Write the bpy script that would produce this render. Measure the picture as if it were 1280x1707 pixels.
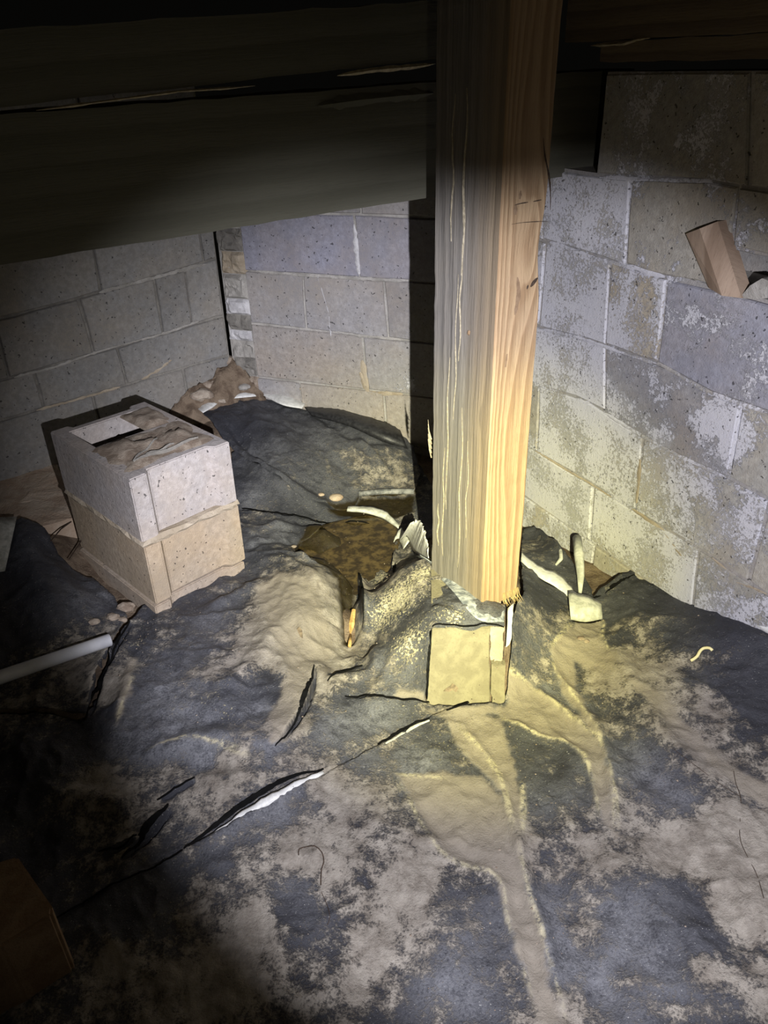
import bpy, bmesh, math, random
import numpy as np
from mathutils import Vector, Matrix

for o in list(bpy.data.objects): bpy.data.objects.remove(o)
S = bpy.context.scene
COL = S.collection
random.seed(7); RNG = np.random.RandomState(7)

# ------------------------------------------------------------------ camera
FPX = 1282.0; PITCH = math.radians(30.2); ROLL = math.atan2(60, 2200); CH = 1.27
Fv = np.array([0, math.cos(PITCH), -math.sin(PITCH)])
R0 = np.array([1., 0, 0]); U0 = np.array([0, math.sin(PITCH), math.cos(PITCH)])
Rv = math.cos(ROLL)*R0 - math.sin(ROLL)*U0
Uv = math.sin(ROLL)*R0 + math.cos(ROLL)*U0
CAM = np.array([0, 0, CH])
cd = bpy.data.cameras.new('camera'); cam = bpy.data.objects.new('camera', cd); COL.objects.link(cam)
cd.sensor_fit = 'VERTICAL'; cd.sensor_height = 24.0; cd.lens = 24.0*FPX/1707.0; cd.clip_start = 0.02
cam.matrix_world = Matrix(((Rv[0], Uv[0], -Fv[0], 0), (Rv[1], Uv[1], -Fv[1], 0), (Rv[2], Uv[2], -Fv[2], CH), (0, 0, 0, 1)))
S.camera = cam

# ------------------------------------------------------------------ world, torch, exposure
w = bpy.data.worlds.new('world'); S.world = w; w.use_nodes = True
w.node_tree.nodes['Background'].inputs[0].default_value = (0.9, 0.85, 0.7, 1)
w.node_tree.nodes['Background'].inputs[1].default_value = 0.002
S.view_settings.view_transform = 'Standard'; S.view_settings.look = 'None'
S.view_settings.gamma = 1; S.view_settings.use_curve_mapping = False
S.view_settings.exposure = 0.0
TORCH = CAM + 0.15*Rv - 0.13*Uv + 0.0*Fv
def pray(x, y): return Fv + (x-640)/FPX*Rv - (y-853.5)/FPX*Uv
def spot(name, px, py, deg, blend, watts, color, dist=1.9, rad=0.006):
    l = bpy.data.lights.new(name, 'SPOT'); o = bpy.data.objects.new(name, l); COL.objects.link(o)
    l.spot_size = math.radians(deg); l.spot_blend = blend; l.energy = watts; l.color = color; l.shadow_soft_size = rad
    tgt = CAM + pray(px, py)*dist
    d = Vector(tgt-TORCH); o.location = TORCH; o.rotation_euler = d.to_track_quat('-Z', 'Y').to_euler()
    return o
spot('torch_wide_beam', 860, 1000, 63.5, 0.36, 155, (0.90, 0.90, 1.0))
spot('added_fill_spot', 560, 800, 48, 1.0, 260, (0.93, 0.93, 1.0))  # added fill toward the far and left walls, not part of the torch's beam
spot('torch_core_beam', 780, 960, 38, 1.0, 290, (1.0, 0.91, 0.08))
spot('torch_hot_spot', 797, 945, 12, 1.0, 80, (1.0, 0.95, 0.40))
spot('torch_spill', 720, 700, 130, 1.0, 4.0, (1.0, 0.87, 0.62))

# ------------------------------------------------------------------ pixel helpers (photo px -> points on real surfaces)
def ground(x, y, h=0.0):
    d = pray(x, y); t = (h-CH)/d[2]; return CAM + t*d
class Wall:
    """vertical plane; s runs along it, n points to the viewer"""
    def __init__(s, P0, az):
        a = math.radians(az); s.P0 = np.array([P0[0], P0[1], 0.0])
        s.D = np.array([math.sin(a), math.cos(a), 0.0]); s.n = np.array([s.D[1], -s.D[0], 0.0])
        if (CAM-s.P0) @ s.n < 0: s.n = -s.n
    def at(s, x, y, off=0.0):
        d = pray(x, y); t = ((s.P0+s.n*off-CAM) @ s.n)/(d @ s.n); q = CAM+t*d
        return (q-s.P0) @ s.D, q[2]
    def pt(s, u, z, off=0.0): return s.P0 + s.D*u + s.n*off + np.array([0, 0, z])

# ------------------------------------------------------------------ numpy noise
def _hash(ix, iy, seed):
    n = (ix*374761393 + iy*668265263 + seed*1274126177) & 0xffffffff
    n = ((n ^ (n >> 13))*1274126177) & 0xffffffff
    return ((n ^ (n >> 16)) & 0xffff)/65535.0
def vnoise(x, y, seed=0):
    ix = np.floor(x).astype(np.int64); iy = np.floor(y).astype(np.int64); fx = x-ix; fy = y-iy
    fx = fx*fx*fx*(fx*(fx*6-15)+10); fy = fy*fy*fy*(fy*(fy*6-15)+10)
    a = _hash(ix, iy, seed); b = _hash(ix+1, iy, seed); c = _hash(ix, iy+1, seed); d = _hash(ix+1, iy+1, seed)
    return (a*(1-fx)+b*fx)*(1-fy)+(c*(1-fx)+d*fx)*fy
def fbm(x, y, sc, octv=4, seed=0, gain=0.5):
    s = 0; a = 1; t = 0
    for i in range(octv):
        s = s + a*vnoise(x*sc+i*17.3, y*sc-i*9.1, seed+i*31); t += a; a *= gain; sc *= 2.03
    return s/t

# ------------------------------------------------------------------ node helper
def mat(name):
    m = bpy.data.materials.new(name); m.use_nodes = True; nt = m.node_tree; b = nt.nodes['Principled BSDF']
    return m, nt, b
class NT:
    def __init__(s, nt): s.nt = nt
    def n(s, t, **k):
        nd = s.nt.nodes.new(t)
        for a, v in k.items():
            if a.startswith('i_'):
                key = a[2:]; key = int(key) if key.isdigit() else key.replace('_', ' ')
                s.set(nd.inputs[key], v)
            else: setattr(nd, a, v)
        return nd
    def set(s, inp, v):
        if isinstance(v, bpy.types.NodeSocket): s.nt.links.new(v, inp)
        elif isinstance(v, (tuple, list)) and len(v) == 3 and inp.type == 'RGBA': inp.default_value = (*v, 1)
        else: inp.default_value = v
    def math(s, op, a, b=0.0, clamp=False):
        nd = s.n('ShaderNodeMath', operation=op, use_clamp=clamp); s.set(nd.inputs[0], a); s.set(nd.inputs[1], b); return nd.outputs[0]
    def noise(s, sc, det=4, rough=0.55, vec=None, dist=0.0):
        nd = s.n('ShaderNodeTexNoise'); nd.inputs['Scale'].default_value = sc; nd.inputs['Detail'].default_value = det
        nd.inputs['Roughness'].default_value = rough; nd.inputs['Distortion'].default_value = dist
        if vec is not None: s.nt.links.new(vec, nd.inputs['Vector'])
        return nd.outputs['Fac']
    def step(s, v, lo, hi, a=0.0, b=1.0):
        nd = s.n('ShaderNodeMapRange', interpolation_type='SMOOTHSTEP'); s.set(nd.inputs[0], v)
        for i, q in enumerate((lo, hi, a, b)): s.set(nd.inputs[i+1], q)
        return nd.outputs[0]
    def mix(s, f, a, b, mode='MIX'):
        nd = s.n('ShaderNodeMix', data_type='RGBA', blend_type=mode); s.set(nd.inputs[0], f); s.set(nd.inputs[6], a); s.set(nd.inputs[7], b); return nd.outputs[2]
    def attr(s, name): return s.n('ShaderNodeAttribute', attribute_name=name).outputs['Fac']
    def pos(s): return s.n('ShaderNodeNewGeometry').outputs['Position']
    def bump(s, h, dist, strength=1.0):
        nd = s.n('ShaderNodeBump'); s.set(nd.inputs['Height'], h); nd.inputs['Distance'].default_value = dist; nd.inputs['Strength'].default_value = strength
        return nd.outputs[0]

def m_block():
    """concrete block; object colour = its own tint, object alpha = how much white salt covers it"""
    m, nt, b = mat('concrete_block_face'); q = NT(nt); p = q.pos(); oi = q.n('ShaderNodeObjectInfo')
    base = oi.outputs['Color']; al = oi.outputs['Alpha']; rnd = oi.outputs['Random']
    n1 = q.noise(6, 5, .6, p); n2 = q.noise(60, 6, .7, p); n3 = q.noise(260, 2, .6, p)
    c = q.mix(q.step(n1, .40, .62), base, q.mix(1.0, base, (1.07, 1.03, .97), 'MULTIPLY'))
    c = q.mix(q.step(n2, .35, .72), q.mix(1.0, c, (.84, .83, .82), 'MULTIPLY'), q.mix(1.0, c, (1.12, 1.12, 1.12), 'MULTIPLY'))
    # brown damp stain
    st = q.math('MULTIPLY', q.step(q.noise(3.3, 4, .6, q.n('ShaderNodeVectorMath', operation='ADD', i_0=p, i_1=(7.1, 3.3, 1.7)).outputs[0]), .5, .68), q.step(n2, .3, .6))
    c = q.mix(q.math('MULTIPLY', st, .30), c, (.19, .14, .075))
    # salt bloom : white film with dark specks left open
    film = q.math('ADD', q.math('MULTIPLY', al, 1.35), q.math('MULTIPLY', q.math('SUBTRACT', q.noise(7, 5, .62, p), .5), 1.6))
    sp = q.noise(105, 6, .82, p)
    th = q.math('SUBTRACT', .98, film)
    e = q.step(sp, q.math('SUBTRACT', th, .05), q.math('ADD', th, .05))
    e = q.math('MULTIPLY', e, q.step(al, .01, .12))
    hole = q.math('ADD', q.noise(130, 5, .8, p), q.math('MULTIPLY', q.math('SUBTRACT', q.noise(8, 4, .6, p), .5), .75))
    e = q.math('MULTIPLY', e, q.math('SUBTRACT', 1.0, q.math('MULTIPLY', q.step(hole, .54, .60), .8)))
    c = q.mix(e, c, q.mix(n1, (.50, .50, .57), (.62, .61, .61)))
    pit = q.step(q.noise(95, 2, .5, p), .685, .73)
    c = q.mix(q.math('MULTIPLY', pit, .75), c, (.03, .03, .03))
    q.set(b.inputs['Base Color'], c); b.inputs['Roughness'].default_value = .92; b.inputs['Specular IOR Level'].default_value = .15
    h = q.math('ADD', q.math('ADD', q.math('MULTIPLY', n2, .6), q.math('MULTIPLY', n3, .35)), q.math('ADD', q.math('MULTIPLY', pit, -.8), q.math('MULTIPLY', e, .25)))
    q.set(b.inputs['Normal'], q.bump(h, .0035)); return m
def m_rock(name, c1, c2, c3=(.1, .09, .08), scale=14, bump=.004, rough=.92):
    m, nt, b = mat(name); q = NT(nt); p = q.pos()
    n1 = q.noise(scale, 6, .62, p, .4); n2 = q.noise(scale*9, 4, .7, p)
    c = q.mix(q.step(n1, .38, .62), c1, c2); c = q.mix(q.math('MULTIPLY', q.step(n2, .56, .7), .55), c, c3)
    q.set(b.inputs['Base Color'], c); b.inputs['Roughness'].default_value = rough; b.inputs['Specular IOR Level'].default_value = .2
    q.set(b.inputs['Normal'], q.bump(q.math('ADD', n1, q.math('MULTIPLY', n2, .5)), bump)); return m
def m_sheet():
    """black plastic with dust, dried mud and pale crust, laid out by mesh attributes"""
    m, nt, b = mat('muddy_black_plastic'); q = NT(nt); p = q.pos()
    mud = q.attr('mud'); crust = q.attr('crust'); wet = q.attr('wet'); dust = q.attr('dust'); hard = q.attr('channel'); yel = q.attr('grit')
    n1 = q.noise(9, 9, .68, p, .3); n2 = q.noise(34, 8, .72, p); n3 = q.noise(220, 4, .7, p); n4 = q.noise(700, 2, .6, p)
    x = q.math('ADD', q.math('ADD', mud, .06), q.math('MULTIPLY', q.math('SUBTRACT', n1, .5), 1.05))
    x = q.math('ADD', x, q.math('MULTIPLY', q.math('SUBTRACT', n2, .5), 1.25))
    x = q.math('ADD', x, q.math('MULTIPLY', q.math('SUBTRACT', n3, .5), .7))
    mm = q.step(x, .36, .64); mm = q.math('MAXIMUM', q.math('MULTIPLY', mm, q.math('ADD', .72, q.math('MULTIPLY', n3, .4), True)), q.math('MULTIPLY', hard, .96))
    mudc = q.mix(q.step(q.math('ADD', q.math('MULTIPLY', n2, .5), q.math('MULTIPLY', q.noise(13, 6, .7, p), .5)), .36, .64), (.175, .15, .122), (.37, .335, .285)); mudc = q.mix(q.math('MULTIPLY', hard, .8), mudc, q.mix(n1, (.23, .20, .16), (.29, .255, .205)))
    dd = q.math('ADD', dust, q.math('MULTIPLY', q.math('SUBTRACT', n1, .45), .9))
    ds = q.math('MULTIPLY', q.step(dd, .1, 1.0), q.step(q.math('ADD', q.math('MULTIPLY', n2, .5), q.math('MULTIPLY', n3, .5)), .3, .68))
    pl = q.mix(ds, (.034, .035, .043), (.225, .228, .245))
    c = q.mix(mm, pl, mudc)
    # granular grit, pale
    g = q.math('ADD', yel, q.math('MULTIPLY', q.math('SUBTRACT', q.noise(150, 5, .75, p), .5), 2.6))
    gg = q.step(g, .42, .62)
    c = q.mix(q.math('MULTIPLY', gg, q.step(yel, .02, .15)), c, (.58, .53, .38))
    dots = q.math('MULTIPLY', q.step(q.noise(330, 2, .5, p), .69, .74), q.math('SUBTRACT', 1.0, q.math('MULTIPLY', mm, .8)))
    c = q.mix(q.math('MULTIPLY', dots, .7), c, (.55, .54, .5))
    dark = q.math('MULTIPLY', q.step(q.noise(120, 3, .6, p), .70, .75), mm)
    c = q.mix(q.math('MULTIPLY', dark, .6), c, (.08, .065, .05))
    cr = q.math('MULTIPLY', crust, q.step(q.noise(90, 4, .7, p), .36, .56))
    c = q.mix(cr, c, (.50, .45, .31))
    c = q.mix(wet, c, q.mix(n2, (.010, .009, .006), (.05, .036, .014)))
    q.set(b.inputs['Base Color'], c)
    ro = q.math('ADD', q.math('ADD', .46, q.math('MULTIPLY', mm, .45)), q.math('MULTIPLY', ds, .3))
    ro = q.math('MULTIPLY', ro, q.math('SUBTRACT', 1.0, q.math('MULTIPLY', wet, .75))); q.set(b.inputs['Roughness'], ro)
    b.inputs['Specular IOR Level'].default_value = .35
    h = q.math('ADD', q.math('MULTIPLY', n2, .8), q.math('ADD', q.math('MULTIPLY', n3, .35), q.math('ADD', q.math('MULTIPLY', mm, .3), q.math('ADD', q.math('MULTIPLY', gg, .25), q.math('MULTIPLY', n4, .1)))))
    q.set(b.inputs['Normal'], q.bump(h, .006)); return m
def m_plain(name, c1, c2, rough=.6, sc=40, bump=.001, spec=.4):
    m, nt, b = mat(name); q = NT(nt); tc = q.n('ShaderNodeTexCoord').outputs['Object']
    n = q.noise(sc, 5, .65, tc); q.set(b.inputs['Base Color'], q.mix(q.step(n, .35, .65), c1, c2)); b.inputs['Roughness'].default_value = rough
    b.inputs['Specular IOR Level'].default_value = spec
    q.set(b.inputs['Normal'], q.bump(n, bump)); return m
def m_wood(name, cols, knots, edge=None, ring=46.0, relief=.0016, zs=.05, rough=.75, rw=.6):
    """grain runs along object z, u = object x on this face; knots bend the rings"""
    m, nt, b = mat(name); q = NT(nt); tc = q.n('ShaderNodeTexCoord').outputs['UV']
    sx = q.n('ShaderNodeSeparateXYZ'); nt.links.new(tc, sx.inputs[0]); u = sx.outputs[0]; v = sx.outputs[1]
    st = q.n('ShaderNodeCombineXYZ'); q.set(st.inputs[0], u); q.set(st.inputs[1], q.math('MULTIPLY', v, zs)); vec = st.outputs[0]
    low = q.noise(9, 2, .5, vec)
    x = q.math('ADD', u, q.math('MULTIPLY', q.math('SUBTRACT', low, .5), .035))
    for (ku, kv, a, ru, rv) in knots:
        du = q.math('DIVIDE', q.math('SUBTRACT', u, ku), ru); dv = q.math('DIVIDE', q.math('SUBTRACT', v, kv), rv)
        r2 = q.math('ADD', q.math('MULTIPLY', du, du), q.math('MULTIPLY', dv, dv))
        g = q.math('DIVIDE', a, q.math('ADD', 1.0, r2))
        x = q.math('ADD', x, g)
    w_ = q.math('FRACT', q.math('MULTIPLY', x, ring))
    ringv = q.math('MULTIPLY', q.step(w_, 0., .75), q.math('SUBTRACT', 1.0, q.step(w_, .82, 1.0)))
    fine = q.noise(520, 3, .7, vec); mid = q.noise(70, 4, .6, vec); big = q.noise(7, 4, .6, tc)
    k = q.math('ADD', q.math('MULTIPLY', ringv, rw), q.math('MULTIPLY', q.step(q.math('ADD', q.math('MULTIPLY', mid, .6), q.math('MULTIPLY', q.noise(190, 3, .7, vec), .4)), .3, .7), 1.02-rw))
    c = q.mix(q.step(k, .12, .95), cols[0], cols[1]); c = q.mix(q.math('MULTIPLY', q.step(fine, .5, .7), .45), c, cols[2])
    c = q.mix(q.math('MULTIPLY', q.step(big, .5, .68), .35), c, cols[3])
    if edge:   # weathered strip towards u = edge
        e = q.step(q.math('ADD', u, q.math('MULTIPLY', q.math('SUBTRACT', mid, .5), .03)), edge[0], edge[1])
        c = q.mix(e, c, q.mix(ringv, edge[2], edge[3]))
    q.set(b.inputs['Base Color'], c); b.inputs['Roughness'].default_value = rough; b.inputs['Specular IOR Level'].default_value = .25
    q.set(b.inputs['Normal'], q.bump(q.math('ADD', q.math('MULTIPLY', k, -.8), q.math('MULTIPLY', fine, .5)), relief)); return m
def m_water():
    m, nt, b = mat('muddy_water'); q = NT(nt); nt.nodes.remove(b); out = nt.nodes['Material Output']; p = q.pos()
    t = q.n('ShaderNodeBsdfTransparent'); t.inputs[0].default_value = (.62, .46, .22, 1)
    d = q.n('ShaderNodeBsdfDiffuse'); q.set(d.inputs[0], q.mix(q.step(q.noise(26, 6, .65, p), .4, .66), (.035, .025, .010), (.135, .095, .035)))
    g = q.n('ShaderNodeBsdfGlossy'); g.inputs['Roughness'].default_value = .12; g.inputs[0].default_value = (.9, .9, .9, 1)
    fr = q.n('ShaderNodeFresnel'); fr.inputs[0].default_value = 1.33
    a = q.n('ShaderNodeMixShader'); a.inputs[0].default_value = .85; nt.links.new(t.outputs[0], a.inputs[1]); nt.links.new(d.outputs[0], a.inputs[2])
    c = q.n('ShaderNodeMixShader'); nt.links.new(fr.outputs[0], c.inputs[0]); nt.links.new(a.outputs[0], c.inputs[1]); nt.links.new(g.outputs[0], c.inputs[2])
    nt.links.new(c.outputs[0], out.inputs[0]); return m

M = dict(
    block=m_block(),
    mortar=m_rock('old_mortar', (.30, .285, .26), (.42, .40, .37), (.16, .14, .12), 20, .004),
    mortar_dark=m_rock('grey_mortar', (.17, .16, .145), (.25, .235, .21), (.1, .08, .06), 18, .004),
    tanmortar=m_rock('tan_mortar', (.32, .265, .195), (.41, .35, .27), (.2, .15, .10), 16, .004),
    salt=m_rock('white_mortar', (.42, .41, .42), (.60, .59, .60), (.25, .23, .2), 25, .003),
    soil=m_rock('brown_soil', (.12, .085, .06), (.23, .175, .125), (.30, .24, .17), 22, .010, .95),
    stone=m_rock('muddy_stone', (.22, .17, .13), (.36, .30, .24), (.14, .10, .07), 30, .004),
    pale2=m_rock('muddy_pale_stone', (.30, .24, .19), (.44, .38, .31), (.18, .14, .10), 30, .005),
    pale=m_rock('pale_rubble', (.40, .30, .22), (.50, .41, .32), (.30, .22, .15), 12, .006),
    yblock=m_rock('tan_concrete', (.19, .17, .115), (.245, .222, .15), (.13, .115, .075), 26, .004),
    brown=m_rock('brown_concrete', (.20, .13, .075), (.26, .18, .11), (.12, .08, .05), 20, .003),
    sheet=m_sheet(), water=m_water(),
    white=m_plain('white_plastic_underside', (.55, .55, .53), (.74, .74, .72), .5, 60, .0015),
    whitedirty=m_plain('dusty_white_plastic', (.36, .37, .33), (.60, .60, .55), .65, 45, .002),
    bluegrey=m_plain('dusty_plastic_strip', (.13, .145, .17), (.42, .44, .46), .5, 55, .003),
    grey=m_plain('grey_plastic_strip', (.08, .085, .09), (.28, .28, .28), .55, 40, .003),
    pvc=m_plain('white_pipe_plastic', (.48, .49, .53), (.60, .61, .65), .35, 8, .0005, .5),
    black=m_plain('black_plastic', (.012, .012, .014), (.03, .03, .034), .45, 60, .001),
    fray=m_plain('frayed_wood', (.30, .22, .10), (.42, .32, .16), .8, 90, .001),
    resin=m_plain('dark_resin_grain', (.17, .11, .065), (.23, .155, .095), .7, 60, .001),
    deep=m_plain('painted_fold_shade', (.004, .004, .004), (.007, .007, .007), .9, 60, .001, .1),  # near-black colour standing in for shade in the folds
    twig=m_plain('dark_twig', (.025, .016, .010), (.07, .045, .03), .8, 200, .001),
    straw=m_plain('pale_foam', (.75, .66, .30), (.85, .78, .45), .7, 80, .002),
    leaf=m_plain('dry_leaf', (.10, .075, .05), (.22, .17, .11), .8, 90, .001),
    amber=m_plain('amber_wood', (.34, .20, .07), (.60, .40, .16), .35, 60, .002),
)
GREYC = ((.235, .215, .19), (.145, .135, .122), (.09, .084, .076), (.20, .175, .14))
TANC = ((.26, .17, .095), (.38, .27, .16), (.18, .115, .06), (.33, .235, .15))
M['post_grey'] = m_wood('weathered_grey_pine', GREYC, [(.165, .62, .02, .02, .05)], ring=31, relief=.0018, zs=.03, rw=.3,
                        edge=(.085, .21, (.20, .155, .105), (.29, .225, .15)))
M['post_tan'] = m_wood('brown_pine', TANC, [(.088, .97, -.05, .035, .10), (.035, .55, .045, .04, .35), (.03, 1.15, .03, .03, .22)], ring=62, relief=.0022, zs=.035)
M['beam'] = m_wood('dark_beam_timber', ((.085, .083, .062), (.105, .102, .078), (.07, .066, .05), (.09, .087, .066)), [], ring=20, relief=.0012, zs=.03)
M['joist'] = m_wood('old_joist_timber', ((.13, .10, .07), (.19, .15, .10), (.08, .06, .045), (.15, .12, .085)), [], ring=26, relief=.0015, zs=.03)
M['scrap'] = m_wood('brown_scrap_wood', ((.24, .17, .12), (.36, .27, .20), (.15, .10, .07), (.30, .23, .17)), [], ring=11, relief=.0006, zs=.12)
M['rawwood'] = m_plain('torn_pale_wood', (.30, .26, .18), (.48, .42, .30), .8, 90, .003)

# ------------------------------------------------------------------ object helpers
def tag(o, label=None, cat=None, group=None, kind=None):
    if label: o['label'] = label
    if cat: o['category'] = cat
    if group: o['group'] = group
    if kind: o['kind'] = kind
    return o
def empty(name, loc, label, cat, group=None):
    o = bpy.data.objects.new(name, None); COL.objects.link(o); o.location = loc; return tag(o, label, cat, group)
def link(name, me, m, parent=None, origin=None):
    if m: me.materials.append(m)
    o = bpy.data.objects.new(name, me); COL.objects.link(o)
    if origin is not None:
        o.location = Vector(origin)
    if parent is not None:
        o.parent = parent; o.matrix_parent_inverse = Matrix.Translation(-Vector(parent.location))
    return o
def mesh(name, V, Fc, m, parent=None, smooth=False, centre=True):
    V = np.array(V, float); c = V.mean(0) if centre else np.zeros(3)
    me = bpy.data.meshes.new(name); me.from_pydata((V-c).tolist(), [], [list(map(int, f)) for f in Fc])
    bm = bmesh.new(); bm.from_mesh(me); bmesh.ops.recalc_face_normals(bm, faces=bm.faces); bm.to_mesh(me); bm.free()
    if smooth: me.polygons.foreach_set('use_smooth', [True]*len(me.polygons))
    me.update(); return link(name, me, m, parent, c)
def prism(top, bot):
    """closed prism between two equal-length loops"""
    n = len(top); V = list(top)+list(bot)
    Fc = [list(range(n)), list(range(2*n-1, n-1, -1))]+[[i, (i+1) % n, n+(i+1) % n, n+i] for i in range(n)]
    return V, Fc
def tube(path, rad, sides=10, cap=True):
    P = np.array(path, float); n = len(P); rad = np.broadcast_to(np.array(rad, float), (n,))
    V = []; prev = None
    for i in range(n):
        t = P[min(i+1, n-1)]-P[max(i-1, 0)]; t = t/np.linalg.norm(t)
        a = np.array([0, 0, 1.]) if prev is None else prev
        if abs(a @ t) > .95: a = np.array([1., 0, 0])
        u = a-t*(a @ t); u /= np.linalg.norm(u); prev = u; v = np.cross(t, u)
        for k in range(sides):
            an = 2*math.pi*k/sides; V.append(P[i]+rad[i]*(u*math.cos(an)+v*math.sin(an)))
    Fc = [[i*sides+k, i*sides+(k+1) % sides, (i+1)*sides+(k+1) % sides, (i+1)*sides+k] for i in range(n-1) for k in range(sides)]
    if cap: Fc += [list(range(sides)), list(range((n-1)*sides, n*sides))[::-1]]
    return V, Fc
def densify(P, step):
    P = np.array(P, float); out = [P[0]]
    for a, b in zip(P[:-1], P[1:]):
        k = max(1, int(np.linalg.norm(b-a)/step)); out += [a+(b-a)*(i+1)/k for i in range(k)]
    return np.array(out)
def smoothline(P, step):
    """Catmull-Rom through the points"""
    P = np.array(P, float); Q = np.vstack([2*P[0]-P[1], P, 2*P[-1]-P[-2]]); out = []
    for i in range(1, len(Q)-2):
        k = max(2, int(np.linalg.norm(Q[i+1]-Q[i])/step))
        for j in range(k):
            t = j/k; out.append(.5*((2*Q[i])+(-Q[i-1]+Q[i+1])*t+(2*Q[i-1]-5*Q[i]+4*Q[i+1]-Q[i+2])*t*t+(-Q[i-1]+3*Q[i]-3*Q[i+1]+Q[i+2])*t**3))
    out.append(P[-1]); return np.array(out)
def rock(c, r, sq=(1, 1, 1), seed=0, sub=2, amp=.35):
    bm = bmesh.new(); bmesh.ops.create_icosphere(bm, subdivisions=sub, radius=1.0); rs = np.random.RandomState(seed); off = rs.rand(3)*50
    V = []
    for v in bm.verts:
        p = np.array(v.co); k = 1+amp*2*(fbm(np.array([p[0]+off[0]+p[2]*.7]), np.array([p[1]+off[1]-p[2]*.6]), 1.6, 3, seed)[0]-.5)
        V.append(np.array(c)+p*k*r*np.array(sq))
    Fc = [[v.index for v in f.verts] for f in bm.faces]; bm.free(); return V, Fc
def uvbox(name, corners_bottom, z0, z1, mats, parent=None, jit=0.0, segs=1, taper=None):
    """vertical timber with quad footprint; each side face gets its material and (u along side, v = z) UVs in metres"""
    n = len(corners_bottom); zs = np.linspace(z0, z1, segs+1); V = []; 
    for k, z in enumerate(zs):
        for i, c in enumerate(corners_bottom):
            dx, dy = (RNG.rand(2)-.5)*jit*2; V.append((c[0]+dx, c[1]+dy, z))
    Fc = []; uv = []; mi = []
    for k in range(segs):
        for i in range(n):
            j = (i+1) % n; L = math.dist(corners_bottom[i][:2], corners_bottom[j][:2])
            Fc.append([k*n+i, k*n+j, (k+1)*n+j, (k+1)*n+i]); uv += [(0, zs[k]), (L, zs[k]), (L, zs[k+1]), (0, zs[k+1])]; mi.append(i)
    Fc += [list(range(n))[::-1], [segs*n+i for i in range(n)]]; uv += [(c[0], c[1]) for c in corners_bottom]*2; mi += [0, 0]
    V = np.array(V); c0 = V.mean(0); me = bpy.data.meshes.new(name); me.from_pydata((V-c0).tolist(), [], Fc)
    for m in mats: me.materials.append(m)
    me.polygons.foreach_set('material_index', [min(a, len(mats)-1) for a in mi])
    l = me.uv_layers.new(name='UVMap'); l.data.foreach_set('uv', np.array(uv).ravel()); me.update()
    return link(name, me, None, parent, c0)
def plank(name, A, B, up, thick, m, parent=None, jit=0.0, seed=0):
    """board from A to B (bottom front edge), 'up' = face height vector, 'thick' = depth vector; UV v runs along the grain"""
    A, B, up, thick = [np.array(q, float) for q in (A, B, up, thick)]; rs = np.random.RandomState(seed)
    k = max(2, int(np.linalg.norm(B-A)/.05)); V = []; L = np.linalg.norm(B-A); Hh = np.linalg.norm(up); T = np.linalg.norm(thick)
    for i in range(k+1):
        P = A+(B-A)*i/k
        for (a, b_) in ((0, 0), (0, 1), (1, 1), (1, 0)):
            V.append(P+up*a+thick*b_+(rs.rand(3)-.5)*jit*np.array([0, 0, 1]))
    Fc = []; uv = []; dims = [T, Hh, T, Hh]; acc = [0, T, T+Hh, 2*T+Hh]
    for i in range(k):
        for f in range(4):
            g = (f+1) % 4; Fc.append([i*4+f, i*4+g, (i+1)*4+g, (i+1)*4+f]); v0, v1 = L*i/k, L*(i+1)/k
            uv += [(acc[f], v0), (acc[f]+dims[f], v0), (acc[f]+dims[f], v1), (acc[f], v1)]
    Fc += [[0, 1, 2, 3], [k*4+3, k*4+2, k*4+1, k*4]]; uv += [(0, 0), (T, 0), (T, .01), (0, .01)]*2
    V = np.array(V); c0 = V.mean(0); me = bpy.data.meshes.new(name); me.from_pydata((V-c0).tolist(), [], Fc)
    me.materials.append(m); l = me.uv_layers.new(name='UVMap'); l.data.foreach_set('uv', np.array(uv).ravel())
    bm = bmesh.new(); bm.from_mesh(me); bmesh.ops.recalc_face_normals(bm, faces=bm.faces); bm.to_mesh(me); bm.free(); me.update()
    return link(name, me, None, parent, c0)

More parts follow.
